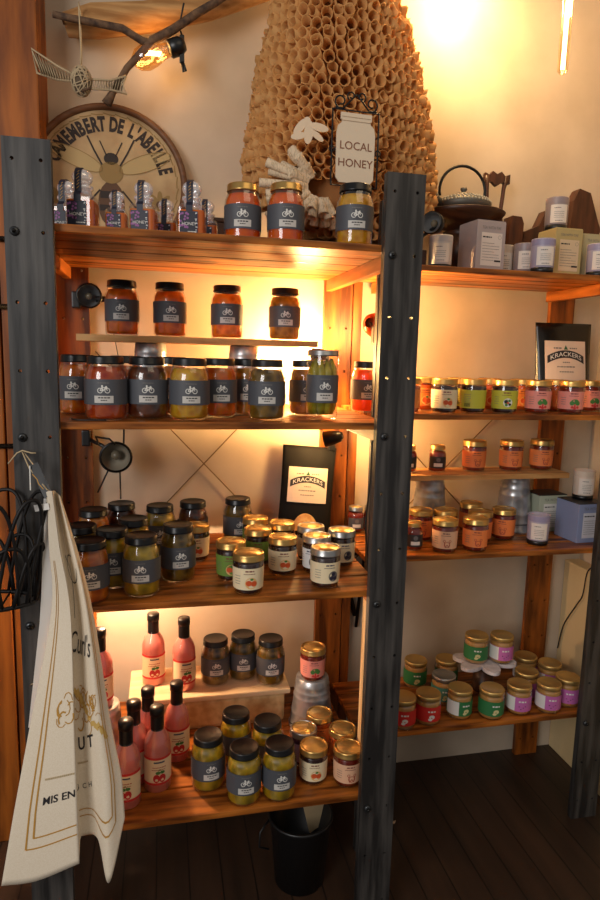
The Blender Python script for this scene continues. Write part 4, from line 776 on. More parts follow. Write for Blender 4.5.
# dark crate that carries it
t = thing('low_crate', 'low dark wooden crate under the paper beehive, at the back of the top shelf', 'crate', (.76, .40, 1.6073))
mb = MB()
mb.box((-.27, .10, 0), (.20, .114, .048), DARKWOOD, .002); mb.box((-.27, -.085, 0), (.20, -.071, .048), DARKWOOD, .002); mb.box((-.27, -.07, 0), (-.256, .099, .047), DARKWOOD, .002); mb.box((.186, -.07, 0), (.20, .099, .047), DARKWOOD, .002); mb.box((-.255, -.07, .047), (.185, .099, .055), DARKWOOD)
mb.build('crate_frame', t)
t = thing('dark_box', 'tall dark wooden box between the round plaque and the paper beehive', 'box', (.445, .50, 1.6073))
mb = MB(); mb.box((-.055, -.03, 0), (.045, .03, .112), DARKWOOD, .003); mb.build('box_body', t); mb = MB(); mb.box((-.058, -.033, .1123), (.048, .033, .124), DARKWOOD, .003); mb.build('box_lid', t)
# ------------------------------------------------------------------ local honey sign
t = thing('honey_sign', 'cream jar-shaped LOCAL HONEY sign in a scrolled iron frame', 'sign', (.701, .137, 1.6073), .05)
mb = MB(); fw, z0, z1 = .054, .142, .300
mb.tube([(-fw, 0, z0), (fw, 0, z0), (fw, 0, z1), (-fw, 0, z1)], .0024, IRON, 8, True)
def spiral(cx, cz, r, dirn, a0): return [(cx+dirn*r*(1-.62*i/22)*math.cos(a0+i*.3), 0, cz+r*(1-.62*i/22)*math.sin(a0+i*.3)) for i in range(23)]
for dr in (-1, 1):
    mb.tube(spiral(dr*.036, z1+.017, .015, dr, -1.5), .0020, IRON, 6); mb.tube([(dr*.048, 0, z1+.003), (dr*.030, 0, z1+.003), (dr*.014, 0, z1+.020), (0, 0, z1+.034)], .0020, IRON, 6); mb.tube(spiral(dr*.012, z1+.030, .010, dr, -1), .0018, IRON, 6)
    mb.tube([(dr*fw+dr*.006*math.cos(i*.6), 0, z0+.075+.006*math.sin(i*.6)) for i in range(11)], .0015, IRON, 6, True)
mb.tube([(0, .004, z0), (0, .012, .004)], .0028, IRON, 8); mb.box((-.035, -.004, 0), (.035, .03, .004), IRON, .001)
mb.build('iron_frame', t)
jp = [(-.044, .012), (-.036, .002), (.036, .002), (.044, .012), (.045, .105), (.042, .120), (.033, .128), (.033, .133), (.036, .134), (.036, .148), (-.036, .148), (-.036, .134), (-.033, .133), (-.033, .128), (-.042, .120), (-.045, .105)]
M = Matrix.Translation((0, -.002, z0+.004)) @ Matrix.Rotation(PI/2, 4, 'X')
mb = MB(); mb.prism(jp, -.002, .002, mat('cream_sign_board', S(216, 196, 170), .6), M)
f = lambda x, z: (x, -.0049, z0+.004+z)
br = mat('brown_letters', S(120, 66, 40), .6)
mb.flat(p_text('LOCAL', .024, 0, .072, sx=1.0), f, br); mb.flat(p_text('HONEY', .024, 0, .036, sx=1.0), f, br); mb.flat(p_path([(-.034, .131), (.034, .131)], .0012)+p_path([(-.034, .139), (.034, .139)], .001), f, mat('sign_line', S(170, 140, 110), .6))
mb.build('jar_board', t)

# ------------------------------------------------------------------ round plaque with bee
t = thing('round_plaque', 'round wooden plaque with a bee and arched lettering CAMEMBERT DE L\'ABEILLE', 'plaque', (.148, .522, 1.6090)); t.rotation_euler = (-.08, 0, 0)
R = .203; C0 = R
M = Matrix.Translation((0, 0, C0)) @ Matrix.Rotation(PI/2, 4, 'X')
mb = MB(); mb.lathe([(.0001, -.008), (R*.97, -.008), (R, -.003), (R, .008), (R*.985, .014), (R*.93, .014), (R*.915, .005)], wood('brown_rim', S(96, 62, 38), S(128, 86, 54), 'x', .5), 64, mtx=M, cap=False); mb.build('rim', t)
mb = MB(); TAN = mat('aged_tan_paint', S(196, 164, 118), .7, 0, S(172, 138, 96), 14, detail=6); mb.lathe([(.0001, .004), (R*.925, .0042)], TAN, 64, mtx=M, cap=False)
f = lambda k: (lambda x, y: (x, -.0045-.0005*k, C0+y)); DK = mat('plaque_dark', S(46, 34, 28), .7)
OL = mat('plaque_olive', S(146, 116, 66), .7); BR = mat('plaque_brown', S(92, 62, 40), .7)
mb.flat([q for i in range(72) for q in p_line((R*.86*math.cos(i*PI/36)+.0, R*.86*math.sin(i*PI/36)), ((R*(.86+.02*(i % 2)))*math.cos((i+1)*PI/36), (R*(.86+.02*((i+1) % 2)))*math.sin((i+1)*PI/36)), .003)], f(1), OL)
txt = "CAMEMBERT DE L'ABEILLE"; wd = [.6 if c in " '" else (1.25 if c == 'M' else .55 if c == 'I' else 1) for c in txt]; tot = sum(wd); a = math.radians(161); span = math.radians(148)
for c, w in zip(txt, wd):
    am = a-span*w/tot/2; a -= span*w/tot
    if c == ' ': continue
    rr_ = R*.66; ro = am-PI/2
    for p in p_text(c, .050, 0, 0, sx=.58, fat=.0024):
        mb.flat([[(rr_*math.cos(am)+x*math.cos(ro)-y*math.sin(ro), rr_*math.sin(am)+x*math.sin(ro)+y*math.cos(ro)) for x, y in p]], f(1), DK)
O = (0, 0)
f_ = f; f = lambda k: (lambda x, y: f_(k)(x*1.42+.004, y*1.42+.010))
mb.flat([bl(O[0], O[1]-.045, .024, .042, 0)], f(1), BR); mb.flat([bl(O[0], O[1]+.012, .022, .020, 0)], f(2), OL); mb.flat([bl(O[0], O[1]+.037, .013, .011, 0)], f(2), DK); mb.flat(p_rect(O[0]-.02, O[1]-.035, O[0]+.02, O[1]-.022)+p_rect(O[0]-.022, O[1]-.058, O[0]+.022, O[1]-.047), f(2), DK)
for s_ in (-1, 1):
    mb.flat(p_path([(O[0]+s_*.008, O[1]+.042), (O[0]+s_*.02, O[1]+.068)], .002)+p_path([(O[0]+s_*.016, O[1]+.025), (O[0]+s_*.03, O[1]+.05), (O[0]+s_*.042, O[1]+.075)], .003)+p_path([(O[0]+s_*.02, O[1]-.02), (O[0]+s_*.045, O[1]-.05), (O[0]+s_*.04, O[1]-.09)], .003), f(2), DK)
    w1 = bl(O[0]+s_*.062, O[1]+.034, .05, .015, s_*.38, 20); mb.flat([w1], f(1), mat('wing_wash', S(184, 156, 106), .7)); mb.flat(p_path(w1+w1[:1], .0014), f(2), OL)
    for k in range(8): mb.flat([bl(s_*.088+.014*math.cos(k*PI/4), -.040+.014*math.sin(k*PI/4), .012, .005, k*PI/4, 8)], f(1), OL)
    mb.flat(p_disc(s_*.088, -.040, .007), f(2), BR)
mb.build('painted_face', t, None, 'tan painted face with bee, flowers and dark lettering')

# ------------------------------------------------------------------ driftwood, twig, wicker bird, bulbs
mb = MB(); pts = [(.05, .515, 2.172), (.12, .512, 2.190), (.25, .51, 2.218), (.40, .51, 2.262), (.55, .515, 2.33), (.68, .52, 2.40)]
mb.tube(pts, [.026, .040, .036, .038, .032, .02], DRIFT, 12)
for i, v in enumerate(mb.v): n_ = noise.noise(Vector(v)*18)*.010; mb.v[i] = (v[0], v[1]+n_*.5, v[2]+n_)
tag(mb.build('driftwood_branch'), 'pale bleached driftwood beam fixed along the wall at the top left', 'branch')
mb = MB()
mb.tube([(.030, .45, 2.166), (.075, .45, 2.162), (.13, .448, 2.158), (.19, .45, 2.155), (.238, .45, 2.132), (.262, .45, 2.130)], [.008, .009, .009, .0095, .0095, .010], BARK, 8)
mb.tube([(.150, .45, 1.978), (.165, .45, 2.005), (.20, .45, 2.066), (.235, .45, 2.105), (.262, .45, 2.136), (.31, .45, 2.166), (.37, .45, 2.212), (.42, .45, 2.246), (.50, .45, 2.31), (.58, .45, 2.38)], [.013, .0085, .0085, .010, .012, .011, .0105, .010, .010, .009], BARK, 8)
mb.tube([(.05, .45, 2.164), (.05, .49, 2.166)], .003, BARK, 6); mb.tube([(.40, .45, 2.235), (.40, .50, 2.245)], .003, BARK, 6)
tag(mb.build('forked_twig'), 'dark forked twig hanging across the pale driftwood', 'branch')
t = thing('wicker_bird', 'small woven wicker bird with spread wings hanging by a string', 'ornament', (.093, .44, 2.022)); t.scale = (1.12, 1.2, 1.2)
WK = mat('wicker_grey', S(184, 162, 128), .8); mb = MB()
mb.sphere((0, 0, -.002), .021, mat('wicker_core', S(96, 80, 62), .9), 14, (.95, .8, 1.35))
r2 = random.Random(2)
for k in range(20):
    ax = Vector((r2.uniform(-1, 1), r2.uniform(-1, 1), r2.uniform(-1, 1))).normalized(); u = ax.orthogonal().normalized(); w = ax.cross(u)
    mb.tube([((u.x*math.cos(q)+w.x*math.sin(q))*.0215, (u.y*math.cos(q)+w.y*math.sin(q))*.0185, -.002+(u.z*math.cos(q)+w.z*math.sin(q))*.0295) for q in [2*PI*i/14 for i in range(14)]], .0011, WK, 5, True)
mb.build('woven_body', t)
for s_, pl in ((-1, [(-.018, .010), (-.05, .022), (-.100, .048), (-.090, .004), (-.05, -.004), (-.018, -.004)]), (1, [(.018, .004), (.06, .006), (.094, .018), (.084, .004), (.094, -.016), (.06, -.012), (.018, -.014)])):
    mb = MB(); mb.tube([(x, 0, z) for x, z in pl], .0024, WK, 6, True); n = 13
    top = pl[:3]; bot = [pl[-1]]+pl[-2:-4:-1]
    ip = lambda P, q: (P[0][0]+(P[-1][0]-P[0][0])*q, (P[0][1] if q < .001 else (P[0][1]*(1-2*q)+P[1][1]*2*q if q < .5 else P[1][1]*(2-2*q)+P[2][1]*(2*q-1))))
    zz = []
    for i in range(2*n+1): q = i/(2*n); a_ = ip(top, q) if i % 2 == 0 else ip(bot, q*.9); zz.append((a_[0], .002*(-1)**i, a_[1]))
    mb.tube(zz, .0019, WK, 5); zz2 = [(x*.985, -y, z*.9) for x, y, z in reversed(zz)]; mb.tube(zz2, .0016, WK, 5)
    mb.build('wing', t)
mb = MB(); mb.tube([(-.001, 0, .026), (0, 0, .06), (-.002, .001, .13), (-.004, .012, .150), (-.002, .024, .138), (0, .012, .05), (0, 0, .027)], .0016, STRING, 6); mb.build('hanging_string', t)
mb = MB(); mb.tube([(.002, -.012, -.024), (.020, -.022, -.021)], .0022, BARK, 6); mb.build('beak', t)
t = thing('string_light_bulb', 'amber Edison bulb in a black socket hanging behind the forked twig', 'lamp', (.318, .46, 2.132))
M = Matrix.Rotation(math.radians(-114), 4, 'Y') @ Matrix.Scale(1.22, 4)
mb = MB(); mb.lathe([(.0001, .094), (.010, .092), (.020, .082), (.0245, .066), (.022, .048), (.015, .028), (.013, .012)], glassy('amber_glass', (1, .78, .45), .03, .4, .1), 22, mtx=M, cap=False); mb.build('bulb_glass', t)
mb = MB()
for k in range(5): mb.tube([(-.034-.001*k, -.010+.005*k, -.020), (-.078, -.012+.006*k, -.022)], .0011, emit('filament', (1, .62, .25), 26), 6)
mb.build('filament', t)
mb = MB(); mb.lathe([(.014, .014), (.018, .012), (.018, -.010), (.012, -.020)], BLACK, 18, mtx=M); mb.box((.010, -.006, -.035), (.022, .006, .03), BLACK, .003); mb.tube([(.018, 0, -.03), (.026, 0, -.052), (.020, 0, -.055), (.016, 0, -.035)], .003, BLACK, 6); mb.build('socket', t)
mb = MB(); mb.tube([(.016, 0, .028), (.010, -.005, .045), (.014, -.02, .065), (.02, -.03, .09)], .0022, CORD, 6); mb.build('cord', t)
bulb_light('bulb_glow', (-.05, 0, 0), .7, .02, (1, .62, .3), t)
t = thing('tube_bulb', 'long glowing tube bulb hanging at the top right', 'lamp', (1.272, .25, 2.092))
mb = MB(); mb.lathe([(.0001, 0), (.006, .001), (.0125, .008), (.0135, .02), (.0135, .32), (.010, .34)], glassy('warm_glass', (1, .9, .7), .02, .5, .15), 20, cap=False); mb.build('bulb_glass', t)
mb = MB(); mb.tube([(-.003, 0, .012), (-.003, 0, .31)], .0022, emit('tube_filament', (1, .72, .34), 18), 8); mb.tube([(.004, 0, .012), (.004, 0, .31)], .0016, emit('tube_filament', (1, .8, .4), 18), 8); mb.build('filament', t)
mb = MB(); mb.lathe([(.014, .335), (.019, .34), (.019, .39), (.006, .40)], BLACK, 16); mb.tube([(0, 0, .4), (0, 0, .95)], .003, CORD, 6); mb.build('socket', t)
bulb_light('tube_glow', (0, -.02, .16), 2.5, .05, (1, .66, .28), t)
t = thing('pendant_bulb', 'glowing pendant bulb just above the frame near the back wall', 'lamp', (1.10, .44, 2.44))
mb = MB(); mb.sphere((0, 0, 0), .03, emit('bulb_frosted', (1, .72, .36), 14), 18, (1, 1, 1.15)); mb.build('bulb_glass', t)
mb = MB(); mb.lathe([(.016, .03), (.019, .034), (.019, .075), (.006, .085)], BLACK, 16); mb.tube([(0, 0, .08), (0, 0, .6)], .003, CORD, 6); mb.build('socket', t)
bulb_light('pendant_glow', (0, -.02, -.06), 14, .04, (1, .62, .26), t)

# ------------------------------------------------------------------ clamp lamps
def clamp_lamp(label, loc, aim, r=.03, ln=.06, shade=BLACKMET, inner=SILVER, group='clamp lamps on the shelving', on=0, back=None, col=WARM, cup=False):
    t = thing('clamp_lamp', label, 'lamp', loc, 0, group); d = (Vector(aim)-Vector(loc)).normalized(); Mq = d.to_track_quat('Z', 'Y').to_matrix().to_4x4()
    mb = MB(); pr = [(r*.4, -ln), (r*.75, -ln*.85), (r*.95, -ln*.4), (r, 0), (r*1.08, .001), (r*1.08, .004), (r*.93, .004)] if not cup else [(.0001, -ln), (r*.6, -ln*.9), (r*.92, -ln*.5), (r, 0), (r*.93, 0)]
    mb.lathe(pr, shade, 28, mtx=Mq, cap=False); mb.build('lamp_shade', t)
    mb = MB(); mb.lathe([(r*.92, .003), (r*.88, -ln*.3), (r*.6, -ln*.72), (.0001, -ln*.78)], inner, 26, mtx=Mq, cap=False); mb.build('reflector', t)
    if on: b = MB(); b.sphere((0, 0, -ln*.25), r*.5, emit('warm_bulb', (1, .6, .24), 30), 14, mtx=Mq); b.build('bulb', t); bulb_light('lamp_glow', tuple(Mq @ Vector((0, 0, .03))), on, .02, col, t)
    else: b = MB(); b.sphere((0, 0, -ln*.4), r*.34, mat('unlit_bulb', S(120, 110, 92), .2), 12, mtx=Mq); b.build('bulb', t)
    if back:
        q = Vector(back)-Vector(loc); p0 = -d*ln*.9; mb = MB(); mb.tube([p0, p0*.5+q*.5, q], .005, BLACK, 8); mb.build('swivel_arm', t)
        mb = MB(); mb.box((q.x-.011, q.y-.012, q.z-.022), (q.x+.011, q.y+.012, q.z+.022), BLACK, .004); mb.build('clamp', t)
    return t
CAM = (.28, -1.28, 1.37)
clamp_lamp('black can clamp lamp facing out at the top left rear upright, beside the amber jar', (.097, .455, 1.512), (.3, -1.2, 1.45), .030, .07, on=0, back=(.058, .520, 1.505))
mb = MB(); mb.tube([(.112, .47, 1.505), (.150, .475, 1.508), (.162, .475, 1.508)], .008, BLACK, 10); mb.build('side_knob', bpy.data.objects['clamp_lamp'], None); bpy.data.objects['side_knob'].location = (-.097, -.455, -1.512)
t = clamp_lamp('black ring-shaped clamp lamp hanging above the pickle jars on the third shelf', (.158, .44, 1.093), (.25, -1.0, .9), .040, .05, inner=mat('frosted_glass', S(150, 140, 122), .35), back=(.075, .515, 1.135))
mb = MB()
for a_, b_ in (((.02, .01, .035), (.02, .06, .11)), ((-.02, .02, -.035), (-.055, .07, -.11)), ((.008, .03, -.04), (.006, .07, -.13))): mb.tube([a_, b_], .0024, CORD, 6)
mb.tube([(-.045, .02, .03), (-.05, 0, .055), (-.015, -.01, .05), (.0, -.01, .035)], .0028, BLACK, 6); mb.build('lamp_cord', t)
clamp_lamp('black clamp lamp clipped above the matte black cracker bag', (.735, .44, 1.140), (.45, .57, 1.06), .022, .05, on=2.8, back=(.772, .512, 1.118))
clamp_lamp('round black lamp head peeking out behind the middle black post at the top', (.925, .215, 1.703), (.80, .1, 1.70), .027, .045, back=(.870, .255, 1.640), cup=True)
clamp_lamp('copper-coloured clamp lamp half hidden behind the middle black post, lighting the right unit', (.838, .31, 1.453), (1.10, .50, 1.40), .034, .05, COPPER, COPPER, on=10, back=(.812, .262, 1.43))
clamp_lamp('lit clamp lamp glowing behind the tall jar of green peppers', (.705, .475, 1.375), (.60, .57, 1.36), .020, .035, on=25, back=(.745, .512, 1.36))
clamp_lamp('lit clamp lamp tucked under the third shelf above the pink bottles', (.16, .40, .790), (.20, .47, .55), .024, .045, on=12, back=(.070, .506, .765), col=(1, .64, .36))
clamp_lamp('lit clamp lamp under the second shelf behind the middle post, right unit', (.90, .42, 1.17), (1.1, .56, 1.05), .016, .03, on=4, back=(.885, .50, 1.175))
# cords
def cord(pts, label, r=.0022):
    P = [Vector(p) for p in pts]; out = []
    for i in range(len(P)-1):
        p0, p1, p2, p3 = P[max(i-1, 0)], P[i], P[i+1], P[min(i+2, len(P)-1)]
        for k in range(6):
            q = k/6; out.append(.5*((2*p1)+(-p0+p2)*q+(2*p0-5*p1+4*p2-p3)*q*q+(-p0+3*p1-3*p2+p3)*q**3))
    out.append(P[-1]); mb = MB(); mb.tube(out, r, CORD, 6); return tag(mb.build('power_cord'), label, 'cord', 'power cords')
cord([(.795, .21, 1.565), (.797, .21, 1.44), (.790, .19, 1.30), (.787, .19, 1.235), (.787, .19, 1.20), (.768+.02, .19, 1.08), (.784, .20, .95), (.795, .20, .86)], 'black power cord running down between the two units')
cord([(1.632, .40, .735), (1.630, .438, .701), (1.630, .451, .617), (1.630, .476, .573), (1.630, .533, .477), (1.630, .554, .383)], 'black power cord looping down beside the cream side boards at the right')
cord([(.135, .555, 1.50), (.150, .555, 1.42), (.163, .556, 1.34), (.17, .557, 1.24)], 'thin cord on the wall behind the first jar of the left plank', .0014)
cord([(.10, .06, 1.2335), (.115, .03, 1.2340), (.17, .028, 1.2340)], 'short black cable end lying on the front edge of the second shelf', .0018)
# things in the gap between the units
t = thing('pine_frame', 'narrow pine frame standing on edge beside the middle post, bottom shelf', 'frame', (.768, .03, .3365))
mb = MB(); w = .012
for lo, hi in (((-.010, 0, 0), (-.004, .09, .455)), ((.006, 0, 0), (.012, .09, .455)), ((-.0038, 0, .447), (.0058, .09, .455)), ((-.0038, 0, 0), (.0058, .09, .008))): mb.box(lo, hi, RAWZ)
mb.build('frame_strips', t); mb = MB(); mb.box((-.0038, .03, .009), (.0058, .088, .446), BLACK); mb.build('dark_backing', t)
t = thing('wall_bracket', 'dark triangular metal bracket on the wall between the two units', 'bracket', (.853, .562, .60))
mb = MB(); mb.tube([(-.03, 0, .16), (.06, 0, .16)], .011, BLACKMET, 4); mb.tube([(-.025, 0, .155), (.03, 0, -.05)], .009, BLACKMET, 4); mb.tube([(.055, 0, .16), (.035, 0, -.09)], .006, BLACKMET, 4); mb.build('bracket_arms', t)
m = MB(); m.box((.842, .538, .665), (.877, .5385, .735), mat('white_card_paper', S(206, 192, 170), .7)); m.flat(p_rects(.852, .70, .870, .704, 3), lambda x, z: (x, .5375, z), INK); tag(m.build('paper_card'), 'small white card hanging by the dark bracket between the units', 'card')
# ------------------------------------------------------------------ teapot, tray, carved wood, behind the top right shelf
t = thing('cast_iron_teapot', 'dimpled grey cast-iron teapot with arched handle on a dark tray', 'teapot', (1.122, .455, 1.786)); PT = mat('teapot_iron', S(96, 92, 84), .5, .4); 
mb = MB(); mb.lathe([(.045, 0), (.072, .010), (.079, .022), (.074, .032), (.050, .044), (.035, .047)], PT, 36, cap=False)
for rg, z_, n in ((.070, .0355, 40), (.060, .0400, 36), (.077, .028, 44)):
    for i in range(n): a_ = 2*PI*i/n; mb.sphere((rg*math.cos(a_), rg*math.sin(a_), z_), .0030, mat('teapot_dot', S(186, 178, 160), .5), 6)
mb.tube([(-.068, -.01, .018), (-.092, -.02, .034), (-.100, -.024, .044)], [.013, .009, .007], PT, 10); mb.build('pot_body', t)
mb = MB(); mb.lathe([(.037, .0465), (.034, .051), (.012, .055), (.006, .058), (.0065, .062), (.010, .066), (.009, .071), (.0001, .073)], PT, 26, cap=False); mb.build('pot_lid', t)
mb = MB(); mb.tube([(-.004+.070*math.cos(PI*1.08-i*PI*1.22/22), 0, .062+.068*math.sin(PI*1.08-i*PI*1.22/22)) for i in range(23)], .0042, BLACKMET, 8); mb.build('arched_handle', t)
m = MB(); M = Matrix.Translation((1.119, .455, 1.752)); m.lathe([(.02, -.02), (.07, 0), (.112, .020), (.122, .031), (.118, .0335), (.07, .024), (.0001, .024)], DARKWOOD, 36, mtx=M, cap=False)
m.lathe([(.075, -.1445), (.070, -.13), (.04, -.12), (.035, -.03), (.05, -.018)], DARKWOOD, 24, mtx=M); o = m.build('footed_tray'); tag(o, 'dark footed wooden dish carrying the teapot', 'tray')
t = thing('carved_wood_piece', 'dark carved antique wood piece with a pierced back, behind the tea boxes', 'decoration', (1.25, .50, 1.6073)); C_ = CARVED
mb = MB(); mb.box((-.03, 0, .125), (.36, .03, .155), C_, .004); mb.box((-.03, 0, 0), (-.005, .03, .125), C_, .003); mb.box((.24, 0, 0), (.27, .03, .125), C_, .003); mb.build('cross_rail', t)
def slab(poly, y0, y1): q = MB(); M = Matrix.Translation((0, y1, 0)) @ Matrix.Rotation(PI/2, 4, 'X'); q.prism(poly, 0, y1-y0, C_, M); return q
lp = MB(); X0 = .0
lp.tube([(X0-.030, .006, .156), (X0-.026, .006, .20), (X0-.030, .006, .27), (X0-.034, .006, .305)], [.010, .006, .006, .009], C_, 8)
lp.tube([(X0+.022, .006, .156), (X0+.018, .006, .20), (X0+.024, .006, .27), (X0+.030, .006, .305)], [.010, .006, .006, .009], C_, 8)
M = Matrix.Translation((X0, .014, 0)) @ Matrix.Rotation(PI/2, 4, 'X')
lp.prism([(-.042, .285), (-.040, .312), (-.026, .306), (-.016, .318), (-.002, .310), (.012, .318), (.024, .306), (.040, .312), (.040, .285), (.016, .288), (-.002, .276), (-.018, .288)], 0, .014, C_, M); lp.prism([(-.045, .14), (.036, .14), (.03, .172), (-.038, .172)], 0, .02, C_, M); lp.build('pierced_splat', t)
slab([(.032, .02), (.075, .02), (.078, .17), (.070, .188), (.040, .190), (.032, .14)], -.03, .02).build('curved_bracket', t)
slab([(.078, .10), (.20, .10), (.205, .145), (.19, .21), (.155, .215), (.135, .170), (.09, .150)], -.02, .02).build('curved_bracket', t)
slab([(.235, .10), (.33, .13), (.345, .170), (.335, .19), (.30, .275), (.262, .285), (.245, .25)], -.02, .02).build('carved_finial', t)
slab([(-.085, .0), (-.036, .0), (-.036, .17), (-.062, .208), (-.080, .16)], .005, .03).build('carved_finial', t)
# ------------------------------------------------------------------ floor bucket
t = thing('floor_bucket', 'black bucket on the floor under the bottom shelf', 'bucket', (.628, .17, .0005)); t.scale = (.88, .88, .97); mb = MB()
mb.lathe([(.0001, .004), (.070, .002), (.074, 0), (.092, .185), (.097, .187), (.097, .194), (.090, .194), (.071, .008), (.0001, .008)], mat('black_bucket', S(20, 20, 21), .4), 36, cap=False); mb.build('bucket_body', t)
mb = MB(); mb.tube([(-.095, 0, .185), (-.125, -.02, .165), (-.128, -.03, .13), (-.10, -.03, .12)], .003, BLACK, 6); mb.build('handle', t)
m = MB(); m.box((-.03, -.001, -.09), (.03, .001, .03), mat('crumpled_paper', S(196, 170, 130), .8)); o = m.build('paper_bag'); o.location = (.668, .19, .190); o.rotation_euler = (.15, -.3, .3); tag(o, 'torn piece of tan paper sticking up in the black floor bucket', 'paper')
m = MB(); m.prism([(0, 0), (.02, .004), (.026, .014), (.012, .010), (.004, .016)], 0, .002, mat('scrap', S(190, 160, 130), .8)); o = m.build('paper_scrap'); o.location = (.93, .30, .001); tag(o, 'tiny pale scrap of paper lying on the dark floor', 'paper')
for zz_, nm in ((1.637, 'upper'), (1.475, 'middle'), (1.125, 'lower')):
    m = MB(); m.tube([(-.55, .432, zz_), (-.08, .432, zz_)], .0065, IRON, 8); m.tube([(-.09, .432, zz_), (-.09, .4395, zz_)], .004, IRON, 6)
    tag(m.build('iron_rod'), nm+' black iron rod fixed across the orange wooden pillar at the left edge', 'rod', 'iron rods on the pillar')
# ------------------------------------------------------------------ wire basket
t = thing('wire_basket', 'black twisted-wire basket hanging in front of the left black post', 'basket', (-.055, -.072, 0))
mb = MB(); zt, zb = 1.10, .905
def bp(a, q): rx, ry = .132-.030*q, .066-.014*q; return Vector((rx*math.cos(a), -ry*math.sin(a), zt+(zb-zt)*q))
def arch(a0, da, q0, q1):
    pts = []
    for i in range(21):
        s = i/20; a = a0+(s-.5)*da*(1 if 1 else 0); e = abs(2*s-1); q = q0+(q1-q0)*(e**2.6); pts.append(bp(a, q))
    return pts
for k in range(10): mb.tube(arch(2*PI*k/10, 1.05, -.02, .98), .0036, IRON, 6)
for k in range(10): mb.tube(arch(2*PI*(k+.5)/10, 1.05, .42, 1.0), .0036, IRON, 6)
mb.build('arched_wires', t)
mb = MB(); mb.tube([bp(2*PI*i/40, 1) for i in range(40)], .004, IRON, 6, True)
for k in range(9): x = -.09+.0225*k; yy = .052*math.sqrt(max(0, 1-(x/.102)**2)); mb.tube([(x, -yy, zb), (x, yy, zb)], .002, IRON, 5)
mb.build('base_ring', t)
mb = MB(); mb.tube([(-.035, .05, 1.095), (-.02, .066, 1.13), (-.03, .066, 1.16), (-.045, .05, 1.10)], .002, IRON, 5); mb.build('hook', t)
# ------------------------------------------------------------------ tea towel
TW = [[ (0.071,-0.085,1.113), (0.079,-0.100,1.118), (0.087,-0.120,1.122), (0.086,-0.090,1.116), (0.088,-0.085,1.113), (0.097,-0.110,1.113), (0.098,-0.095,1.104) ],
  [ (0.073,-0.085,1.013), (0.084,-0.100,1.017), (0.096,-0.120,1.023), (0.097,-0.090,1.014), (0.103,-0.085,1.012), (0.117,-0.110,1.019), (0.122,-0.095,1.014) ],
  [ (0.073,-0.085,0.883), (0.091,-0.100,0.888), (0.112,-0.120,0.895), (0.109,-0.090,0.882), (0.121,-0.085,0.880), (0.138,-0.110,0.889), (0.149,-0.095,0.882) ],
  [ (0.026,-0.085,0.648), (0.066,-0.100,0.652), (0.113,-0.120,0.664), (0.110,-0.090,0.648), (0.128,-0.085,0.647), (0.155,-0.110,0.666), (0.176,-0.095,0.663) ],
  [ (-0.010,-0.085,0.466), (0.043,-0.100,0.479), (0.114,-0.120,0.507), (0.112,-0.090,0.502), (0.134,-0.085,0.500), (0.167,-0.110,0.520), (0.197,-0.095,0.527) ],
  [ (-0.037,-0.085,0.321), (0.031,-0.100,0.334), (0.115,-0.120,0.376), (0.114,-0.090,0.412), (0.146,-0.085,0.398), (0.169,-0.110,0.315), (0.201,-0.095,0.443) ],]
def cr(a, b, c, d, q): return .5*((2*b)+(c-a)*q+(2*a-5*b+4*c-d)*q*q+(3*b-a-3*c+d)*q**3)
TZ = [0, .14, .29, .61, .84, 1.0]
def tpt(s, t_):
    s = min(max(s, 0), 1); t_ = min(max(t_, 0), 1)
    j = max(i for i in range(5) if TZ[i] <= t_); q = (t_-TZ[j])/(TZ[j+1]-TZ[j]); SX = [0, .16, .40, .44, .58, .80, 1]
    row = []
    for c in range(7):
        g = lambda i: Vector(TW[min(max(i, 0), 5)][c]); row.append(g(j).lerp(g(j+1), q) if j in (0, 4) else cr(g(j-1), g(j), g(j+1), g(j+2), q))
    i = max(k for k in range(6) if SX[k] <= s); p = (s-SX[i])/(SX[i+1]-SX[i])
    if i in (2,): return row[i].lerp(row[i+1], p)
    a = row[i-1] if i not in (0, 3) else row[i]*2-row[i+1]; d = row[i+2] if (i+2 <= 6 and i != 1) else row[i+1]*2-row[i]
    return cr(a, row[i], row[i+1], d, p)
t = thing('tea_towel', 'cream printed tea towel hanging from the left black post', 'towel', (.085, -.09, 1.11)); T0 = Vector((.085, -.09, 1.11))
NS, NT = 60, 70; vs = [tpt(i/NS, j/NT)-T0 for j in range(NT+1) for i in range(NS+1)]
front = len(vs); back = [v+Vector((0, .0022, 0)) for v in vs]
n = NS+1; fs = [(j*n+i, (j+1)*n+i, (j+1)*n+i+1, j*n+i+1) for j in range(NT) for i in range(NS)]
mb = MB(); mb.add(vs+back, fs+[tuple(front+k for k in reversed(f_)) for f_ in fs]+[(j*n, front+j*n, front+(j+1)*n, (j+1)*n) for j in range(NT)]+[(j*n+NS, (j+1)*n+NS, front+(j+1)*n+NS, front+j*n+NS) for j in range(NT)]+[(NT*n+i, front+NT*n+i, front+NT*n+i+1, NT*n+i+1) for i in range(NS)], CLOTH, True)
mb.build('cloth', t)
mb = MB(); bk = [[(.066, -.080, 1.10), (.080, -.078, 1.098)], [(.056, -.078, .923), (.085, -.074, .921)], [(.050, -.074, .86), (.080, -.070, .86)], [(.034, -.07, .74), (.07, -.066, .73)], [(.021, -.068, .643), (.055, -.064, .622)]]
mb.add([Vector(p)-T0+Vector((0, k*.0015, 0)) for k in (0, 1) for r_ in bk for p in r_], [(2*i, 2*i+2, 2*i+3, 2*i+1) for i in range(4)]+[(10+2*i, 11+2*i, 13+2*i, 12+2*i) for i in range(4)], mat('white_cotton', S(222, 218, 212), .9), True); mb.build('back_fold', t)
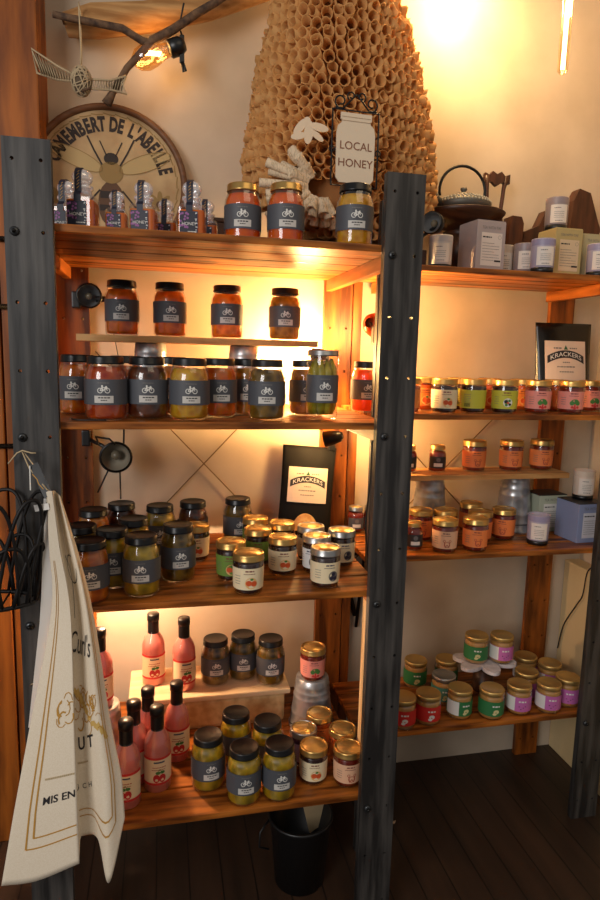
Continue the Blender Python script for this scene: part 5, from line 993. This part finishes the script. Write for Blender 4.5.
def tf(k=1):
    def g(x, y):
        p = tpt(x, y); e = .004; dx = tpt(x+e, y)-tpt(x-e, y); dy = tpt(x, y+e)-tpt(x, y-e); nn_ = dx.cross(dy)
        nn_ = nn_.normalized() if nn_.length > 1e-9 else Vector((0, -1, 0))
        if nn_.y > 0: nn_ = -nn_
        return p+nn_*.0009*k-T0
    return g
def sline(pts, w, asp=.35):
    out = []
    for a_, b_ in zip(pts, pts[1:]):
        n_ = max(1, int(max(abs(b_[0]-a_[0])*24, abs(b_[1]-a_[1])*36)))
        dx, dy = (b_[0]-a_[0])*asp, b_[1]-a_[1]; d = math.hypot(dx, dy) or 1; nx, ny = -dy/d*w/2/asp, dx/d*w/2
        for i in range(n_):
            p = (a_[0]+(b_[0]-a_[0])*i/n_, a_[1]+(b_[1]-a_[1])*i/n_); q = (a_[0]+(b_[0]-a_[0])*(i+1)/n_, a_[1]+(b_[1]-a_[1])*(i+1)/n_)
            out.append([(p[0]-nx, p[1]-ny), (q[0]-nx, q[1]-ny), (q[0]+nx, q[1]+ny), (p[0]+nx, p[1]+ny)])
    return out
pr = MB()
for x_, y_ in ((.10, .92), (.135, .895)): pr.flat(sline([(x_, .18), (x_, y_), (1-x_, y_), (1-x_, .18)], .0034), tf(), GOLDINK)
pr.build('gold_border', t); pr = MB()
def ttext(s, size, x, y, rot=0, fat=0, shear=0, asp=.36):
    o = []
    for p in p_text(s, size, 0, 0, 'LEFT', shear, 1, fat):
        o.append([(x+(a_*math.cos(rot)-b_*math.sin(rot))/asp, y-(a_*math.sin(rot)+b_*math.cos(rot))) for a_, b_ in p])
    return o
pr.flat(ttext('MIS EN B', .034, .17, .815, 0, .0006, asp=.46), tf(), INK)
pr.flat(ttext('C H', .030, .50, .815, 0, asp=.40), tf(), INK); pr.flat(ttext('U T', .052, .47, .675, 0, .001), tf(), INK)
pr.flat(ttext("Curl's", .085, .38, .40, -.12, .0, .35, asp=.5), tf(), INK)
pr.flat(sline([(.47+.06*math.sin(i*.35)+.012*i*.6, .155+.011*i+.012*math.cos(i*.5)) for i in range(14)], .003), tf(), INK)
pr.flat(sline([(.62+.13*math.cos(i*.4), .20+.035*math.sin(i*.4)) for i in range(14)], .0028), tf(), INK)
pr.build('black_lettering', t); pr = MB()
r3 = random.Random(9)
for k in range(34):
    c0 = .22+r3.random()*.6; t0 = .47+(c0-.2)*.12+r3.random()*.10
    if c0 < .4: t0 += .04
    pr.flat(sline([(c0+.05*math.cos(a_*.7+k), t0+.022*math.sin(a_*.7+k)) for a_ in range(5)], .0022+.003*r3.random()), tf(), GOLDINK)
for k in range(9): pr.flat(sline([(.44+.05*k, .50+.018*k-.02*math.sin(k)), (.50+.05*k, .52+.018*k)], .016), tf(.8), mat('gold_wash', S(206, 170, 96), .8))
pr.flat([[(x_, y_) for x_, y_ in q] for q in p_dashes(.17, .40, .735, .006, 3)+p_dashes(.46, .60, .715, .006, 5)], tf(), mat('pale_gold_ink', S(190, 168, 130), .8))
pr.build('gold_crest', t)
mb = MB(); N0 = Vector((.0174, -.004, 1.179)); loop = [N0+Vector((0, -.008, 0)), Vector((.035, -.04, 1.15)), Vector((.074, -.088, 1.118)), Vector((.078, -.085, 1.115)), Vector((.045, -.045, 1.155)), N0+Vector((.004, -.006, -.004))]
mb.tube([p-T0 for p in loop], .0012, STRING, 6); mb.tube([N0-T0+Vector(v) for v in ((-.024, -.012, -.024), (-.008, -.012, -.004), (.002, -.012, .001), (.018, -.012, -.004), (.026, -.012, -.004))], .0014, STRING, 6)
mb.build('hanging_loop', t)
def strip(a_, b_, w, m_, name, pnt=None, lab=None):
    q = MB(); a_, b_ = Vector(a_)-T0, Vector(b_)-T0; d = (b_-a_).normalized(); u = d.cross(Vector((0, 1, 0))).normalized()*w/2; q.add([a_-u, a_+u, b_+u, b_-u, a_-u+Vector((0, .001, 0)), a_+u+Vector((0, .001, 0)), b_+u+Vector((0, .001, 0)), b_-u+Vector((0, .001, 0))], [(0, 1, 2, 3), (7, 6, 5, 4), (0, 4, 5, 1), (2, 6, 7, 3), (0, 3, 7, 4), (1, 5, 6, 2)], m_)
    if pnt: q.flat(sline([(a_.x+.004, a_.z-.012), (a_.x+.012, a_.z-.022), (a_.x+.014, a_.z-.030), (a_.x+.022, a_.z-.040)], .0016, 1), lambda x, z: (x, min(a_.y, b_.y)-.0012+(0), z), GOLDINK)
    q.build(name, t, None, lab)
strip((.046, -.055, 1.160), (.076, -.090, 1.106), .016, BLACK, 'swing_tag', 1, 'black tag with gold script')
strip((.040, -.06, 1.158), (.040, -.062, 1.112), .002, WHITEPR, 'paper_tag')
strip((.052, -.094, 1.085), (.078, -.10, 1.090), .012, mat('white_cotton', S(222, 218, 212)), 'hem_tab')
